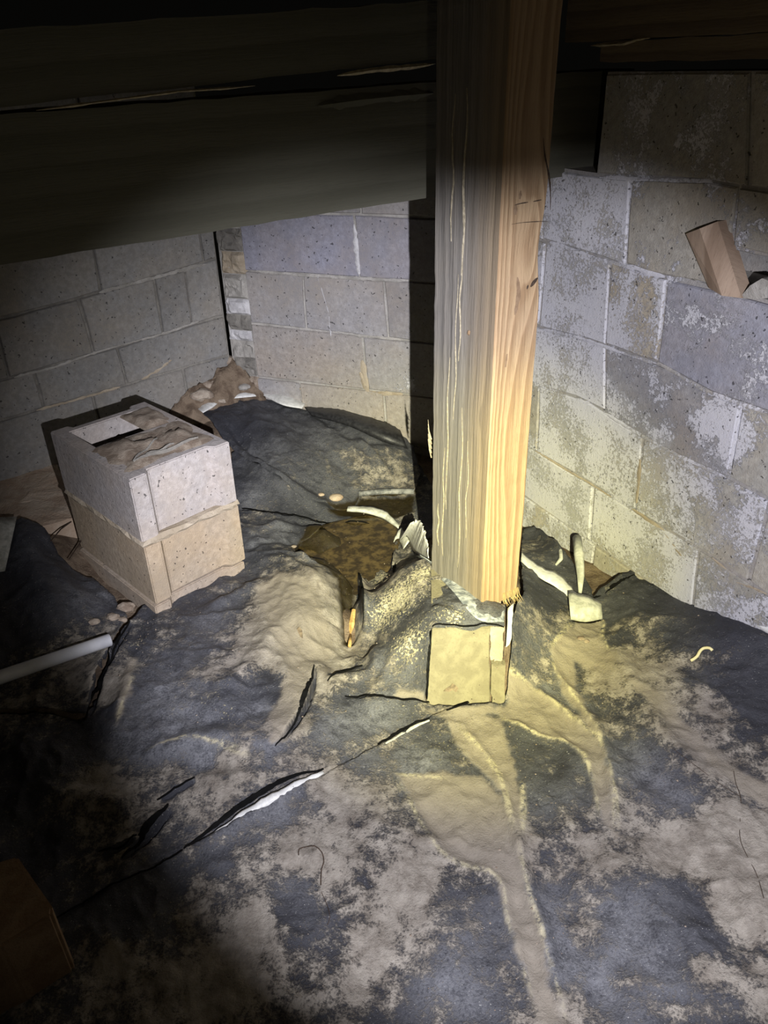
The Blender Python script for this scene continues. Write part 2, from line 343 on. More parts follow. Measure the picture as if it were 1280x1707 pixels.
# ------------------------------------------------------------------ terrain of the ground and of the sheets on it
CP = [  # photo x, y, height of the surface there
 (300,1700,0),(640,1700,-.02),(1000,1700,0),(1280,1700,.03),(0,1600,0),(400,1500,0),(640,1450,0),(900,1520,-.015),(1150,1500,.02),
 (1280,1400,.035),(1100,1300,.02),(1280,1200,.06),(600,1290,.01),(750,1205,0),(850,1190,0),(780,1190,0),(840,1180,0),(720,1180,0),
 (950,1150,0),(1000,1060,.02),(1100,970,.045),(1165,990,.07),(1280,1060,.12),(1200,1100,.075),(1100,1100,.05),(985,1010,.015),
 (700,935,.125),(840,1010,.135),(840,1045,.13),(720,1045,.13),(770,990,.135),(690,1000,.10),(655,960,.05),(665,1060,.07),(690,1120,.04),(695,1165,.008),
 (620,1100,.02),(880,1000,.10),(885,1090,.05),(875,1150,.01),(905,1040,.06),(935,1000,.03),
 (510,908,-.03),(600,905,-.065),(640,925,-.06),(580,940,-.06),(587,1000,-.05),(583,1080,-.035),(550,890,-.05),(640,880,-.06),(600,870,-.04),
 (450,1000,.02),(520,1030,.035),(350,1010,0),(262,1030,0),(415,958,0),(450,900,.015),(300,1150,.03),(400,1200,.04),(200,1250,.02),
 (100,1300,0),(250,1400,0),(500,1200,.03),(545,960,.03),(490,925,.02),(620,1000,.03),(540,880,.0),
 (0,880,.12),(60,900,.10),(100,1000,.05),(0,1000,.08),(150,1050,.015),(0,1160,0),(160,950,0),(0,770,0),(100,830,0),(200,800,0),(280,850,0),
 (440,668,.135),(500,690,.115),(600,708,.095),(690,750,.02),(350,700,.14),(400,770,.055),(450,780,.07),(550,785,.035),(650,805,-.01),(610,835,-.03),(500,830,.01),(450,850,0),
 (560,740,.075),(640,745,.06),(300,660,.09),(420,640,.10),(240,680,.03),
 (890,900,-.02),(930,915,.01),(960,950,.015),(985,960,.02),(700,850,-.03),(760,900,.0)]
CPW = [(-3, -.6, 0), (-3, 1.5, 0), (-3, 4, 0), (0, -.8, 0), (2, -.6, 0), (2.2, 1.2, .1), (2.2, 3, .05), (0, 4, 0), (1, 3.6, 0), (-1.5, 3.2, 0), (-1.6, 1.0, 0), (-1.2, .3, 0), (1.2, .5, .05), (0,.15,0)]
CX = []; CZ = []
for x, y, z in CP:
    g = ground(x, y, z); CX.append(g[:2]); CZ.append(z)
for x, y, z in CPW: CX.append((x, y)); CZ.append(z)
CX = np.array(CX); CZ = np.array(CZ)
def phi(r2): return np.sqrt(r2+.0016)
_A = phi(((CX[:, None]-CX[None])**2).sum(-1)); N_ = len(CX)
_A += np.eye(N_)*-2e-4
_W = np.linalg.solve(_A, CZ)
def Gs(x, y):
    x = np.asarray(x, float); y = np.asarray(y, float); h = np.zeros(x.shape)
    for (cx, cy), w_ in zip(CX, _W): h += w_*phi((x-cx)**2+(y-cy)**2)
    return np.clip(h, -.09, .18)
def surfpt(px, py, G=None):
    G = G or Gs; z = 0.0
    for i in range(14):
        g = ground(px, py, z); z = .5*z+.5*float(G(np.array([g[0]]), np.array([g[1]]))[0])
    g = ground(px, py, z); return np.array([g[0], g[1], z])
def line_xy(P, step=.02, smooth=True):
    Q = np.array([surfpt(*p)[:2] for p in P]); return smoothline(Q, step) if smooth and len(Q) > 2 else densify(Q, step)
def polydist(x, y, L):
    """distance to polyline, signed side, and fraction along it"""
    best = np.full(x.shape, 1e9); side = np.zeros(x.shape); fr = np.zeros(x.shape)
    seg = np.linalg.norm(np.diff(L, axis=0), axis=1); cum = np.concatenate([[0], np.cumsum(seg)]); T = cum[-1]
    for i in range(len(L)-1):
        a = L[i]; d = L[i+1]-a; l2 = d @ d
        if l2 < 1e-12: continue
        t = np.clip(((x-a[0])*d[0]+(y-a[1])*d[1])/l2, 0, 1); qx = x-a[0]-t*d[0]; qy = y-a[1]-t*d[1]; r = qx*qx+qy*qy
        m = r < best; best[m] = r[m]; side[m] = np.sign(d[0]*qy-d[1]*qx)[m]; fr[m] = (cum[i]+t[m]*seg[i])/T
    return np.sqrt(best), side, fr
# folds: (points, amplitude m, width m)   + ridge, - groove
FOLDS = [
 ([(655,1290),(700,1370),(745,1430),(828,1470),(850,1545),(872,1620),(900,1720)], .007, .012),
 ([(830,1310),(848,1350),(863,1405),(882,1490),(915,1590),(945,1720)], .012, .014),
 ([(760,1210),(810,1260),(840,1330),(855,1400)], .006, .012),
 ([(868,1300),(872,1340),(870,1400)], .006, .010),
 ([(875,1135),(930,1180),(985,1225)], .010, .011),
 ([(825,1192),(870,1218),(960,1252),(985,1300),(1000,1375)], .008, .012),
 ([(915,1080),(925,1120),(960,1170),(1003,1235),(1022,1320),(1027,1395)], .011, .014),
 ([(1005,1050),(1030,1100),(1060,1160),(1110,1240),(1190,1320),(1280,1390)], .014, .03),
 ([(960,1100),(1000,1170),(1060,1270),(1130,1350)], -.012, .02),
 ([(900,1420),(950,1520),(1000,1620),(1030,1720)], -.010, .03),
 ([(1010,1400),(1080,1500),(1160,1620),(1200,1707)], .010, .045),
 ([(1080,1360),(1150,1460),(1220,1560),(1290,1620)], -.010, .04),
 ([(700,1330),(740,1400),(800,1440)], -.008, .03), ([(600,1340),(680,1440),(740,1560),(760,1700)], .008, .04),
 ([(450,1400),(540,1480),(600,1600),(620,1700)], -.008, .05), ([(330,1480),(450,1540),(560,1660)], .008, .05),
 ([(200,1620),(330,1640),(470,1700)], .008, .04),
 ([(1010,1060),(1080,1040),(1160,1050),(1260,1090)], .014, .045), ([(1040,1110),(1130,1110),(1240,1140),(1290,1180)], -.010, .04),
 # middle sheet
 ([(490,925),(545,940),(575,975),(575,1010)], .016, .02), ([(600,950),(606,1000),(610,1050),(606,1090)], .022, .014),
 ([(600,1100),(622,1060),(640,1010)], -.012, .02), ([(565,985),(578,1000),(583,1040),(583,1080)], -.05, .022),
 ([(545,1130),(600,1128),(625,1108),(618,1075)], .016, .016), ([(523,1100),(545,1130),(575,1160)], .014, .022),
 ([(555,1034),(557,1042)], -.012, .012), ([(535,1010),(550,1030),(545,1055)], .006, .016),
 ([(225,1110),(205,1160),(195,1230)], .012, .02), ([(340,1160),(400,1130),(440,1080),(455,1040)], .014, .03),
 ([(240,1260),(320,1235),(400,1230),(470,1250)], .014, .025), ([(200,1290),(300,1270),(420,1280)], -.010, .025),
 ([(400,1120),(425,1160),(430,1200)], -.012, .025), ([(290,1180),(340,1195),(400,1190)], -.012, .025),
 ([(455,1080),(480,1130),(485,1180)], .010, .02), ([(330,1020),(400,990),(450,960)], .016, .022), ([(420,935),(470,930),(520,955),(555,1000)], .010, .02),
 ([(640,1100),(670,1080),(690,1060)], .008, .018), ([(630,1150),(640,1120),(660,1090)], .007, .012), ([(640,1000),(670,1010),(700,1020)], -.006, .012),
 ([(650,1040),(690,1000),(700,960)], .008, .02), ([(720,1010),(745,1020),(790,1040)], .005, .012),
 ([(60,1340),(140,1330),(200,1350),(240,1375)], .014, .025), ([(120,1440),(190,1420),(240,1400)], .008, .02),
 ([(0,1240),(80,1270),(130,1330)], .015, .05), ([(0,1400),(100,1420),(200,1470)], -.012, .06),
 # left sheet
 ([(35,880),(60,930),(85,990),(110,1050)], .03, .05), ([(90,945),(120,985),(150,1030)], .012, .02),
 # back flap
 ([(395,740),(450,790),(520,835),(570,855)], .022, .018), ([(375,700),(420,760),(470,800)], -.014, .016), ([(590,725),(640,780),(655,810)], .012, .012),
 ([(480,690),(520,740),(600,800)], -.010, .035), ([(420,680),(440,720),(500,760)], .012, .03), ([(520,690),(590,730),(660,745)], -.012, .02),
 ([(415,890),(470,875),(540,885)], .012, .02), ([(400,920),(460,900),(500,905)], -.008, .015),
]
SLITS = [  # long thin shadowed creases: one lip raised over the other
 ([(524,1112),(512,1160),(485,1210),(458,1245)], .016, 1), ([(282,1342),(255,1380),(205,1430)], .014, 1),
 ([(216,1036),(185,1090),(165,1130),(143,1200)], .018, 1), ([(575,1163),(640,1167),(716,1172)], .010, 1),
 ([(595,955),(604,1000),(607,1042)], .010, -1), ([(546,1135),(575,1120),(605,1110)], .006, 1), ([(325,1295),(300,1310),(265,1330)], .006, 1),
 ([(230,1400),(170,1420)], .006, 1)]
FL = [(line_xy(P), a, w_) for P, a, w_ in FOLDS]
SL = [(line_xy(P), a, sd) for P, a, sd in SLITS]
def G(x, y, slits=True):
    x = np.asarray(x, float); y = np.asarray(y, float); h = Gs(x, y)
    wrk = (1-np.abs(2*fbm(x, y, 7.0, 3, 5)-1))**3; h = h+.010*(wrk-.4)
    wx = x*.8+y*.6; wy = -x*.6+y*.8
    h = h+.005*((1-np.abs(2*fbm(wx*1.0, wy*.45, 26.0, 3, 11)-1))**2-.4)+.0040*(fbm(x, y, 55, 3, 3)-.5)
    for L, a, wd in FL:
        lo = L.min(0)-4*wd; hi = L.max(0)+4*wd
        m = (x > lo[0]) & (x < hi[0]) & (y > lo[1]) & (y < hi[1])
        if not m.any(): continue
        d, s_, fr = polydist(x[m], y[m], L); en = np.clip(np.minimum(fr, 1-fr)*5, 0, 1); h[m] += a*en*np.exp(-(d/wd)**2)
    if slits:
        for L, a, sd in SL:
            lo = L.min(0)-.08; hi = L.max(0)+.08
            m = (x > lo[0]) & (x < hi[0]) & (y > lo[1]) & (y < hi[1])
            if not m.any(): continue
            d, s_, fr = polydist(x[m], y[m], L); en = np.clip(np.minimum(fr, 1-fr)*4, 0, 1); s_ = s_*sd
            up = np.where(s_ < 0, np.exp(-(d/.03)**2), np.exp(-(d/.004)**2)); h[m] += a*en*up*.8
            h[m] -= np.where(s_ > 0, np.exp(-((d-.006)/.005)**2), 0)*a*1.1*en
    return h
def P3(px, py, up=0.0):
    p = surfpt(px, py, lambda a, b: G(a, b, False)); p[2] += up; return p

# ---- paint maps (what the material is, plus painted shade in the creases)
MUDS = [(350,1480,.75),(500,1400,.7),(600,1380,.75),(420,1550,.8),(600,1600,.6),(700,1600,.5),(740,1690,.35),(640,1500,.6),(700,1450,.65),(760,1560,.5),(800,1620,.45),
 (1000,1450,.6),(1100,1420,.7),(1200,1380,.9),(1260,1420,.9),(1120,1480,.2),(1145,1530,.05),(1160,1570,.1),(1080,1570,.3),(1040,1540,.15),(1070,1560,.08),(1110,1620,.1),(1180,1620,.7),(1220,1520,.85),(1250,1600,.5),(1200,1690,.25),(1050,1640,.5),(980,1560,.6),
 (960,1690,.65),(1090,1690,.5),(920,1320,.2),(930,1280,.25),(900,1420,.6),(960,1400,.65),(1060,1250,.15),(1090,1290,.2),(1060,1350,.45),(1130,1330,.3),(1140,1220,.85),(1200,1270,.85),(1260,1310,.6),(1180,1180,.75),
 (1150,1215,.3),(1210,1255,.2),(1255,1300,.15),(1100,1140,.7),(1180,1120,.25),(1250,1150,.1),(1270,1100,.02),(1180,1020,.0),(1080,990,.0),(1120,1010,.05),(1020,1010,.1),(1050,1060,.5),(1120,1060,.25),(960,1130,.3),(900,1130,.35),(1220,1060,.02),
 (890,1050,.35),(1010,1120,.7),(400,1440,.5),(370,1450,.15),(370,1490,.2),(500,1340,.35),(470,1370,.15),(560,1320,.75),(690,1265,.2),(640,1240,.5),(490,1500,.15),(560,1450,.7),(720,1650,.2),(780,1680,.2),(870,1560,.1),(930,1600,.05),(1000,1640,.2),
 (300,1100,.2),(250,1130,.15),(300,1190,.25),(420,1180,.0),(440,1160,.05),(450,1050,.8),(490,1090,.8),(500,1000,.95),(540,1070,.85),(360,1020,.15),(300,1060,.45),(230,1080,.2),(200,1090,.5),(480,1200,.8),
 (560,1210,.1),(620,1200,.15),(650,1120,.3),(640,1030,.45),(660,990,.45),(690,960,.4),(740,1000,.2),(790,1030,.1),(600,1150,.3),(200,1250,.1),(280,1300,.5),(350,1330,.6),
 (430,1260,.25),(340,1250,.05),(260,1240,.0),(300,1215,.0),(100,1300,.1),(60,1400,.1),(150,1400,.4),(240,1450,.25),(450,900,.25),(520,900,.1),(230,1200,.1),(360,1120,.4),(400,1220,.3),(540,1130,.7),(380,1270,.55),(160,1300,.55),(200,1320,.6),(130,1230,.15),
 (50,950,.0),(100,1000,.02),(150,1010,.25),(60,1030,.2),(120,1120,.6),(180,1150,.7),(110,1150,.4),(100,1090,.4),(20,1050,.2),
 (400,690,.0),(450,720,.02),(400,760,.1),(480,760,.25),(560,770,.35),(620,790,.45),(650,730,.1),(540,710,.0),(600,720,.02),(670,800,.5),(450,820,.3),(420,840,.4),(500,700,.0),(640,820,.3),
 (200,1600,.6),(100,1650,.4),(300,1650,.6),(50,1500,.2),(230,1540,.1),(330,1560,.5),(250,1500,.05),(500,1650,.6)]
MX = np.array([surfpt(a, b)[:2] for a, b, c in MUDS]); MV = np.array([c for a, b, c in MUDS])
def idw(x, y):
    n = np.zeros(x.shape); d_ = np.zeros(x.shape)
    for (cx, cy), v in zip(MX, MV):
        w_ = 1/(((x-cx)**2+(y-cy)**2)+.0004)**1.7; n += w_*v; d_ += w_
    return n/d_
def inside(x, y, poly):
    r = np.zeros(x.shape, bool); n = len(poly)
    for i in range(n):
        x0, y0 = poly[i]; x1, y1 = poly[(i+1) % n]
        if y0 == y1: continue
        r ^= ((y0 > y) != (y1 > y)) & (x < (x1-x0)*(y-y0)/(y1-y0)+x0)
    return r
def sdf(x, y, poly):
    d, _, _ = polydist(x, y, np.vstack([poly, poly[:1]])); return np.where(inside(x, y, poly), d, -d)
CHANNELS = [
 [(660,1292),(700,1365),(745,1425),(826,1468),(848,1545),(870,1620),(897,1720),(948,1720),(918,1640),(900,1570),(880,1490),(862,1415),(838,1330),(800,1300),(740,1290)],
 [(740,1200),(790,1190),(830,1200),(845,1240),(862,1290),(868,1340),(868,1400),(855,1395),(838,1330),(812,1290),(770,1260)],
 [(846,1120),(880,1138),(930,1180),(985,1226),(1000,1240),(1020,1320),(1027,1395),(1003,1378),(985,1300),(960,1253),(870,1219),(825,1192),(845,1175)],
 [(916,1082),(940,1055),(955,1038),(1003,1036),(1000,1062),(1018,1095),(1025,1125),(990,1120),(955,1100),(965,1160),(1003,1228),(995,1240),(960,1190),(925,1130)],
 [(700,1185),(760,1180),(850,1178),(850,1192),(780,1196),(740,1200)],
 [(425,985),(470,955),(520,972),(548,1035),(560,1095),(525,1110),(520,1150),(480,1235),(455,1240),(452,1190),(480,1120),(450,1060)],
 [(210,1100),(232,1095),(222,1140),(212,1180),(196,1215),(200,1160)],
 [(1040,1140),(1090,1190),(1140,1240),(1200,1300),(1280,1350),(1280,1310),(1200,1270),(1140,1200),(1090,1150)],
 [(652,1166),(665,1150),(700,1150),(708,1168)],
]
CRUSTS = [[(655,1290),(700,1370),(745,1430),(828,1470),(845,1540),(872,1620),(897,1707)], [(862,1410),(880,1490),(910,1590),(945,1707)], [(652,1290),(700,1296),(750,1304)],
 [(875,1135),(930,1180),(985,1225),(1000,1240),(1022,1320),(1027,1395)], [(825,1192),(870,1218),(960,1252),(985,1300),(1000,1375)], [(916,1080),(925,1120),(960,1170),(1003,1235)],
 [(955,1038),(1005,1036),(1002,1062),(1020,1100)], [(916,1082),(955,1038)], [(762,1214),(810,1262),(838,1312),(855,1395)], [(868,1300),(872,1340),(868,1400)], [(225,1130),(208,1170),(196,1215)], [(846,1118),(880,1138)],
 [(825,1060),(835,1100),(846,1130)], [(240,1255),(320,1232),(420,1262)]]
DUSTS = [(330,1110,.14,.55),(210,1250,.10,.6),(430,1270,.08,.6),(280,1150,.05,.5),(350,1040,.07,.5),(470,880,.05,.5),(380,1260,.05,1.0),(300,1225,.03,1.3),(430,1180,.025,1.3),(470,1090,.03,.8),(300,1160,.08,.35),(600,1050,.08,.9),(520,930,.06,1.0),(440,890,.06,1.0),(660,1110,.06,.8),(780,1010,.08,.7),(560,790,.18,.7),(640,790,.08,.9),(440,760,.08,.4),
 (560,1210,.09,.6),(640,1210,.07,.7),(900,1130,.07,.7),(900,1060,.06,.7),(960,1180,.06,.6),(1060,1300,.10,.7),(1120,1360,.08,.8),(820,1350,.1,.6),(760,1600,.12,.7),(920,1500,.1,.6),(1050,1650,.15,.7),(650,1300,.1,.7),(160,1000,.06,.5),(150,1100,.06,.9),(420,830,.05,.8),(480,1120,.03,1.),(1250,1350,.05,1.0),(1150,1150,.1,.3),(700,1270,.05,.6),(480,1390,.1,.7),(330,1330,.1,.5),(520,1340,.06,.7)]
GRITS = [(660,1000,.09,.66),(700,960,.05,.7),(680,1070,.06,.55),(640,960,.05,.6),(620,1010,.04,.3),(740,1020,.05,.40),(680,1180,.06,.2),(230,1075,.03,.35),(350,1160,.03,.3),(380,1140,.03,.25),(565,955,.03,.2),(600,780,.08,.15),(900,1040,.07,.15),(760,1030,.03,.6),(560,1010,.03,.35),(470,930,.04,.25),(660,790,.06,.25),(375,1190,.03,.3),(730,1240,.08,.25)]
WETS = [[(480,912),(520,880),(575,865),(620,860),(665,885),(655,915),(648,945),(625,955),(600,952),(590,985),(555,962),(520,932)],
        [(540,850),(590,835),(600,822),(690,822),(690,850),(660,862),(600,858)], [(560,960),(590,975),(590,1030),(582,1078),(570,1075),(566,1020)]]
def _pp(P): return np.array([surfpt(*p)[:2] for p in P])
CHX = [_pp(P) for P in CHANNELS]; CRX = [line_xy(P) for P in CRUSTS]; WTX = [_pp(P) for P in WETS]
DSX = [(surfpt(a, b)[:2], r, v) for a, b, r, v in DUSTS]; GRX = [(surfpt(a, b)[:2], r, v) for a, b, r, v in GRITS]
def paint(x, y):
    th_ = np.arctan2(y-1.35, x-.17); r_ = np.hypot(x-.17, y-1.35)
    mud = idw(x, y)+.55*(fbm(th_*4+3, r_*2.2, 1.6, 4, 88)-.5)*np.clip(r_*4-.4, 0, 1); j = (fbm(x, y, 30, 4, 9)-.5)*.022+(fbm(x, y, 120, 2, 19)-.5)*.006
    ch = np.zeros(x.shape)
    for P in CHX:
        m = (x > P[:, 0].min()-.03) & (x < P[:, 0].max()+.03) & (y > P[:, 1].min()-.03) & (y < P[:, 1].max()+.03)
        if m.any(): s_ = sdf(x[m], y[m], P)+j[m]; ch[m] = np.maximum(ch[m], np.clip(s_/.009+.5, 0, 1))
    cr = np.zeros(x.shape); jw = (fbm(x, y, 18, 3, 29)-.5)*.012
    for L in CRX:
        m = (x > L[:, 0].min()-.03) & (x < L[:, 0].max()+.03) & (y > L[:, 1].min()-.03) & (y < L[:, 1].max()+.03)
        if m.any():
            d, _, fr = polydist(x[m], y[m], L); cr[m] = np.maximum(cr[m], np.exp(-((d+jw[m])/.0035)**2)*np.clip(np.minimum(fr, 1-fr)*6, 0, 1))
    wt = np.zeros(x.shape)
    for P in WTX:
        m = (x > P[:, 0].min()-.03) & (x < P[:, 0].max()+.03) & (y > P[:, 1].min()-.03) & (y < P[:, 1].max()+.03)
        if m.any(): wt[m] = np.maximum(wt[m], np.clip((sdf(x[m], y[m], P)+j[m]*.6)/.012+.4, 0, 1))
    du = np.full(x.shape, .27)+.5*(fbm(x, y, 5, 3, 91)-.5)
    for c, r, v in DSX: du += v*np.exp(-((x-c[0])**2+(y-c[1])**2)/r**2)*.75
    gr = np.zeros(x.shape)
    for c, r, v in GRX: gr = np.maximum(gr, v*np.exp(-((x-c[0])**2+(y-c[1])**2)/r**2))
    for L, a, sd in SL:   # mud and dust taken out along creases to paint in their shade
        m = (x > L[:, 0].min()-.03) & (x < L[:, 0].max()+.03) & (y > L[:, 1].min()-.03) & (y < L[:, 1].max()+.03)
        if m.any():
            d, s_, fr = polydist(x[m], y[m], L); k = np.exp(-((d-.004)/.006)**2)*np.clip(np.minimum(fr, 1-fr)*5, 0, 1)*(s_*sd > 0)
            mud[m] -= 1.5*k; ch[m] *= 1-k; du[m] -= 1.5*k; gr[m] *= 1-k
    return dict(mud=mud, channel=ch, crust=cr, wet=wt, dust=du, grit=gr)
def fastmesh(name, V, Q, m, attrs=None, parent=None):
    me = bpy.data.meshes.new(name); nv = len(V); nf = len(Q); c = V.mean(0)
    me.vertices.add(nv); me.vertices.foreach_set('co', (V-c).ravel()); me.loops.add(nf*4); me.loops.foreach_set('vertex_index', Q.ravel().astype(np.int32))
    me.polygons.add(nf); me.polygons.foreach_set('loop_start', np.arange(nf, dtype=np.int32)*4); me.polygons.foreach_set('loop_total', np.full(nf, 4, np.int32))
    me.polygons.foreach_set('use_smooth', np.ones(nf, bool)); me.update(calc_edges=True)
    for k, a in (attrs or {}).items():
        at = me.attributes.new(k, 'FLOAT', 'POINT'); at.data.foreach_set('value', a.astype(np.float32))
    return link(name, me, m, parent, c)
def sheet(name, poly_px, off, res, lift=(), flat=None, jag=.004, skirt=.004, Gf=G, paintf=paint):
    P = np.array([surfpt(*p)[:2] for p in poly_px]); P = densify(np.vstack([P, P[:1]]), .012)[:-1]
    P = P+(np.stack([fbm(P[:, 0], P[:, 1], 60, 2, 41), fbm(P[:, 0], P[:, 1], 60, 2, 57)], 1)-.5)*jag*2
    lo = P.min(0)-res; hi = P.max(0)+res; nx = int((hi[0]-lo[0])/res)+2; ny = int((hi[1]-lo[1])/res)+2
    X, Y = np.meshgrid(lo[0]+np.arange(nx)*res, lo[1]+np.arange(ny)*res, indexing='ij'); sh = X.shape
    ins = inside(X.ravel(), Y.ravel(), P).reshape(sh)
    c = (ins[:-1, :-1].astype(int)+ins[1:, :-1]+ins[:-1, 1:]+ins[1:, 1:]); cell = c >= 2
    use = np.zeros(sh, bool); use[:-1, :-1] |= cell; use[1:, :-1] |= cell; use[:-1, 1:] |= cell; use[1:, 1:] |= cell
    cc = np.zeros((sh[0]+1, sh[1]+1), int); cc[1:-1, 1:-1] = cell
    full = (cc[:-1, :-1]+cc[1:, :-1]+cc[:-1, 1:]+cc[1:, 1:]); border = use & (full < 4)
    bi = np.argwhere(border); bx = X[border]; by = Y[border]
    Q = np.vstack([P, P[:1]]); best = np.full(bx.shape, 1e9); nxp = bx.copy(); nyp = by.copy()
    for i in range(len(Q)-1):
        a = Q[i]; d = Q[i+1]-a; l2 = d @ d
        if l2 < 1e-14: continue
        t = np.clip(((bx-a[0])*d[0]+(by-a[1])*d[1])/l2, 0, 1); qx = a[0]+t*d[0]; qy = a[1]+t*d[1]; r = (bx-qx)**2+(by-qy)**2
        m = r < best; best[m] = r[m]; nxp[m] = qx[m]; nyp[m] = qy[m]
    X[border] = nxp; Y[border] = nyp
    idx = -np.ones(sh, int); idx[use] = np.arange(use.sum()); x = X[use]; y = Y[use]
    h = Gf(x, y)+off
    for (L, a, wd) in lift:
        d, _, fr = polydist(x, y, line_xy(L)); h += a*np.exp(-(d/wd)**2)*np.clip(np.minimum(fr, 1-fr)*6, 0, 1)
    ci = np.argwhere(cell); f = np.stack([idx[ci[:, 0], ci[:, 1]], idx[ci[:, 0]+1, ci[:, 1]], idx[ci[:, 0]+1, ci[:, 1]+1], idx[ci[:, 0], ci[:, 1]+1]], 1)
    V = np.stack([x, y, h], 1); at = paintf(x, y)
    # skirt gives the torn edge a thickness
    e = np.vstack([f[:, [0, 1]], f[:, [1, 2]], f[:, [2, 3]], f[:, [3, 0]]]); key = np.sort(e, 1); u, inv, cnt = np.unique(key, axis=0, return_inverse=True, return_counts=True)
    be = e[cnt[inv.ravel()] == 1]; bv = np.unique(be); mp = -np.ones(len(V), int); mp[bv] = len(V)+np.arange(len(bv))
    V2 = V[bv].copy(); V2[:, 2] -= skirt; V = np.vstack([V, V2]); at = {k: np.concatenate([a, a[bv]]) for k, a in at.items()}
    f = np.vstack([f, np.stack([be[:, 1], be[:, 0], mp[be[:, 0]], mp[be[:, 1]]], 1)])
    return fastmesh(name, V, f, M['sheet'], at)

# ================================================================== STRUCTURE
P0r = ground(1050, 948, .05); WR = Wall(P0r, -27)
WM = Wall(ground(690, 750, 0), -70)
cx_, cz_ = WM.at(372, 480); CORN = WM.pt(cx_, 0)          # the cracked corner
WL = Wall(CORN + np.array([-.007, -.003, 0]), 51)
def course(W, pts, ext=()):
    L = sorted(W.at(*p) for p in pts); L = sorted(L+list(ext)); s = np.array([a for a, b in L]); z = np.array([b for a, b in L])
    def f(u):
        if u < s[0]: return float(z[0])
        if u > s[-1]: return float(z[-1])
        return float(np.interp(u, s, z))
    return f
def const(z): return lambda u: z
def build_wall(W, name, rows, backs, mortar, tint, thick=.03, gap=.0045):
    """rows: (lower course fn, upper course fn, [s joints], {index: options}); one object per block, children of the wall"""
    V = []; Fc = []
    for (s0, s1, z0, z1, dep) in backs:
        b = len(V); ns = max(1, int((s1-s0)/.06)); nz = max(1, int((z1-z0)/.06))
        for i in range(ns+1):
            for k in range(nz+1):
                s_ = s0+(s1-s0)*i/ns; z_ = z0+(z1-z0)*k/nz; V.append(W.pt(s_, z_, dep+(.003*(fbm(np.array([s_]), np.array([z_]), 14, 2, 3)[0]-.5) if dep > -.05 else 0)))
        for i in range(ns):
            for k in range(nz): a = b+i*(nz+1)+k; Fc.append([a, a+1, a+nz+2, a+nz+1])
    wall = mesh(name, V, Fc, mortar, smooth=False); tag(wall, kind='structure')
    rs = np.random.RandomState(len(name)*7)
    for ri, (lo, up, joints, opt) in enumerate(rows):
        for i in range(len(joints)-1):
            o = opt.get(i, {})
            if o.get('skip'): continue
            a, c = joints[i], joints[i+1]; a0, a1 = a if isinstance(a, tuple) else (a, a); c0, c1 = c if isinstance(c, tuple) else (c, c)
            # loop (s, z), bottom then top
            n = 5; loop = []
            for t in np.linspace(0, 1, n): s_ = a0+(c0-a0)*t; loop.append((s_, lo(s_)+gap+o.get('dz0', 0)))
            loop.append(((c0+c1)/2, None))
            for t in np.linspace(1, 0, n): s_ = a1+(c1-a1)*t; loop.append((s_, up(s_)-gap-o.get('dz1', 0)))
            loop.append(((a0+a1)/2, None))
            L = []
            for k, (s_, z_) in enumerate(loop):
                if z_ is None: z_ = (loop[k-1][1]+loop[(k+1) % len(loop)][1])/2
                L.append([s_, z_])
            L = np.array(L); cen = L.mean(0)
            L[:, 0] += np.where(L[:, 0] < cen[0], gap, -gap)*np.where(np.abs(L[:, 0]-cen[0]) > abs(c0-a0)*.4, 1, 0)
            L += (rs.rand(*L.shape)-.5)*.0045
            yaw = o.get('yaw', (rs.rand()-.5)*.004); pr = o.get('proud', thick*.1+rs.rand()*.003); w_ = L[:, 0].max()-L[:, 0].min()
            def P(s_, z_, d): return W.pt(s_, z_, d+yaw*(s_-cen[0])/max(w_, .05)*2)
            F0 = [P(s_, z_, pr) for s_, z_ in (L-cen)*[1-.006/max(w_, .1), 1-.006/.19]+cen]
            F1 = [P(s_, z_, pr-.004) for s_, z_ in L]; F2 = [P(s_, z_, pr-.004-thick) for s_, z_ in L]
            m_ = len(L); VV = F0+F1+F2+[np.mean(F0, 0)]
            FF = [[k, (k+1) % m_, 3*m_] for k in range(m_)]
            for q_ in (0, 1): FF += [[q_*m_+k, q_*m_+(k+1) % m_, (q_+1)*m_+(k+1) % m_, (q_+1)*m_+k] for k in range(m_)]
            ob = mesh('concrete_block', VV, FF, M['block'], wall)
            t_, al_ = tint(cen[0], cen[1], rs, o); ob.color = (*t_, al_)
    return wall
def S_(W, px, py): return W.at(px, py)[0]
def J(W, a, b): return (S_(W, *b), S_(W, *a))   # joint traced top point, bottom point -> (s at bottom, s at top)

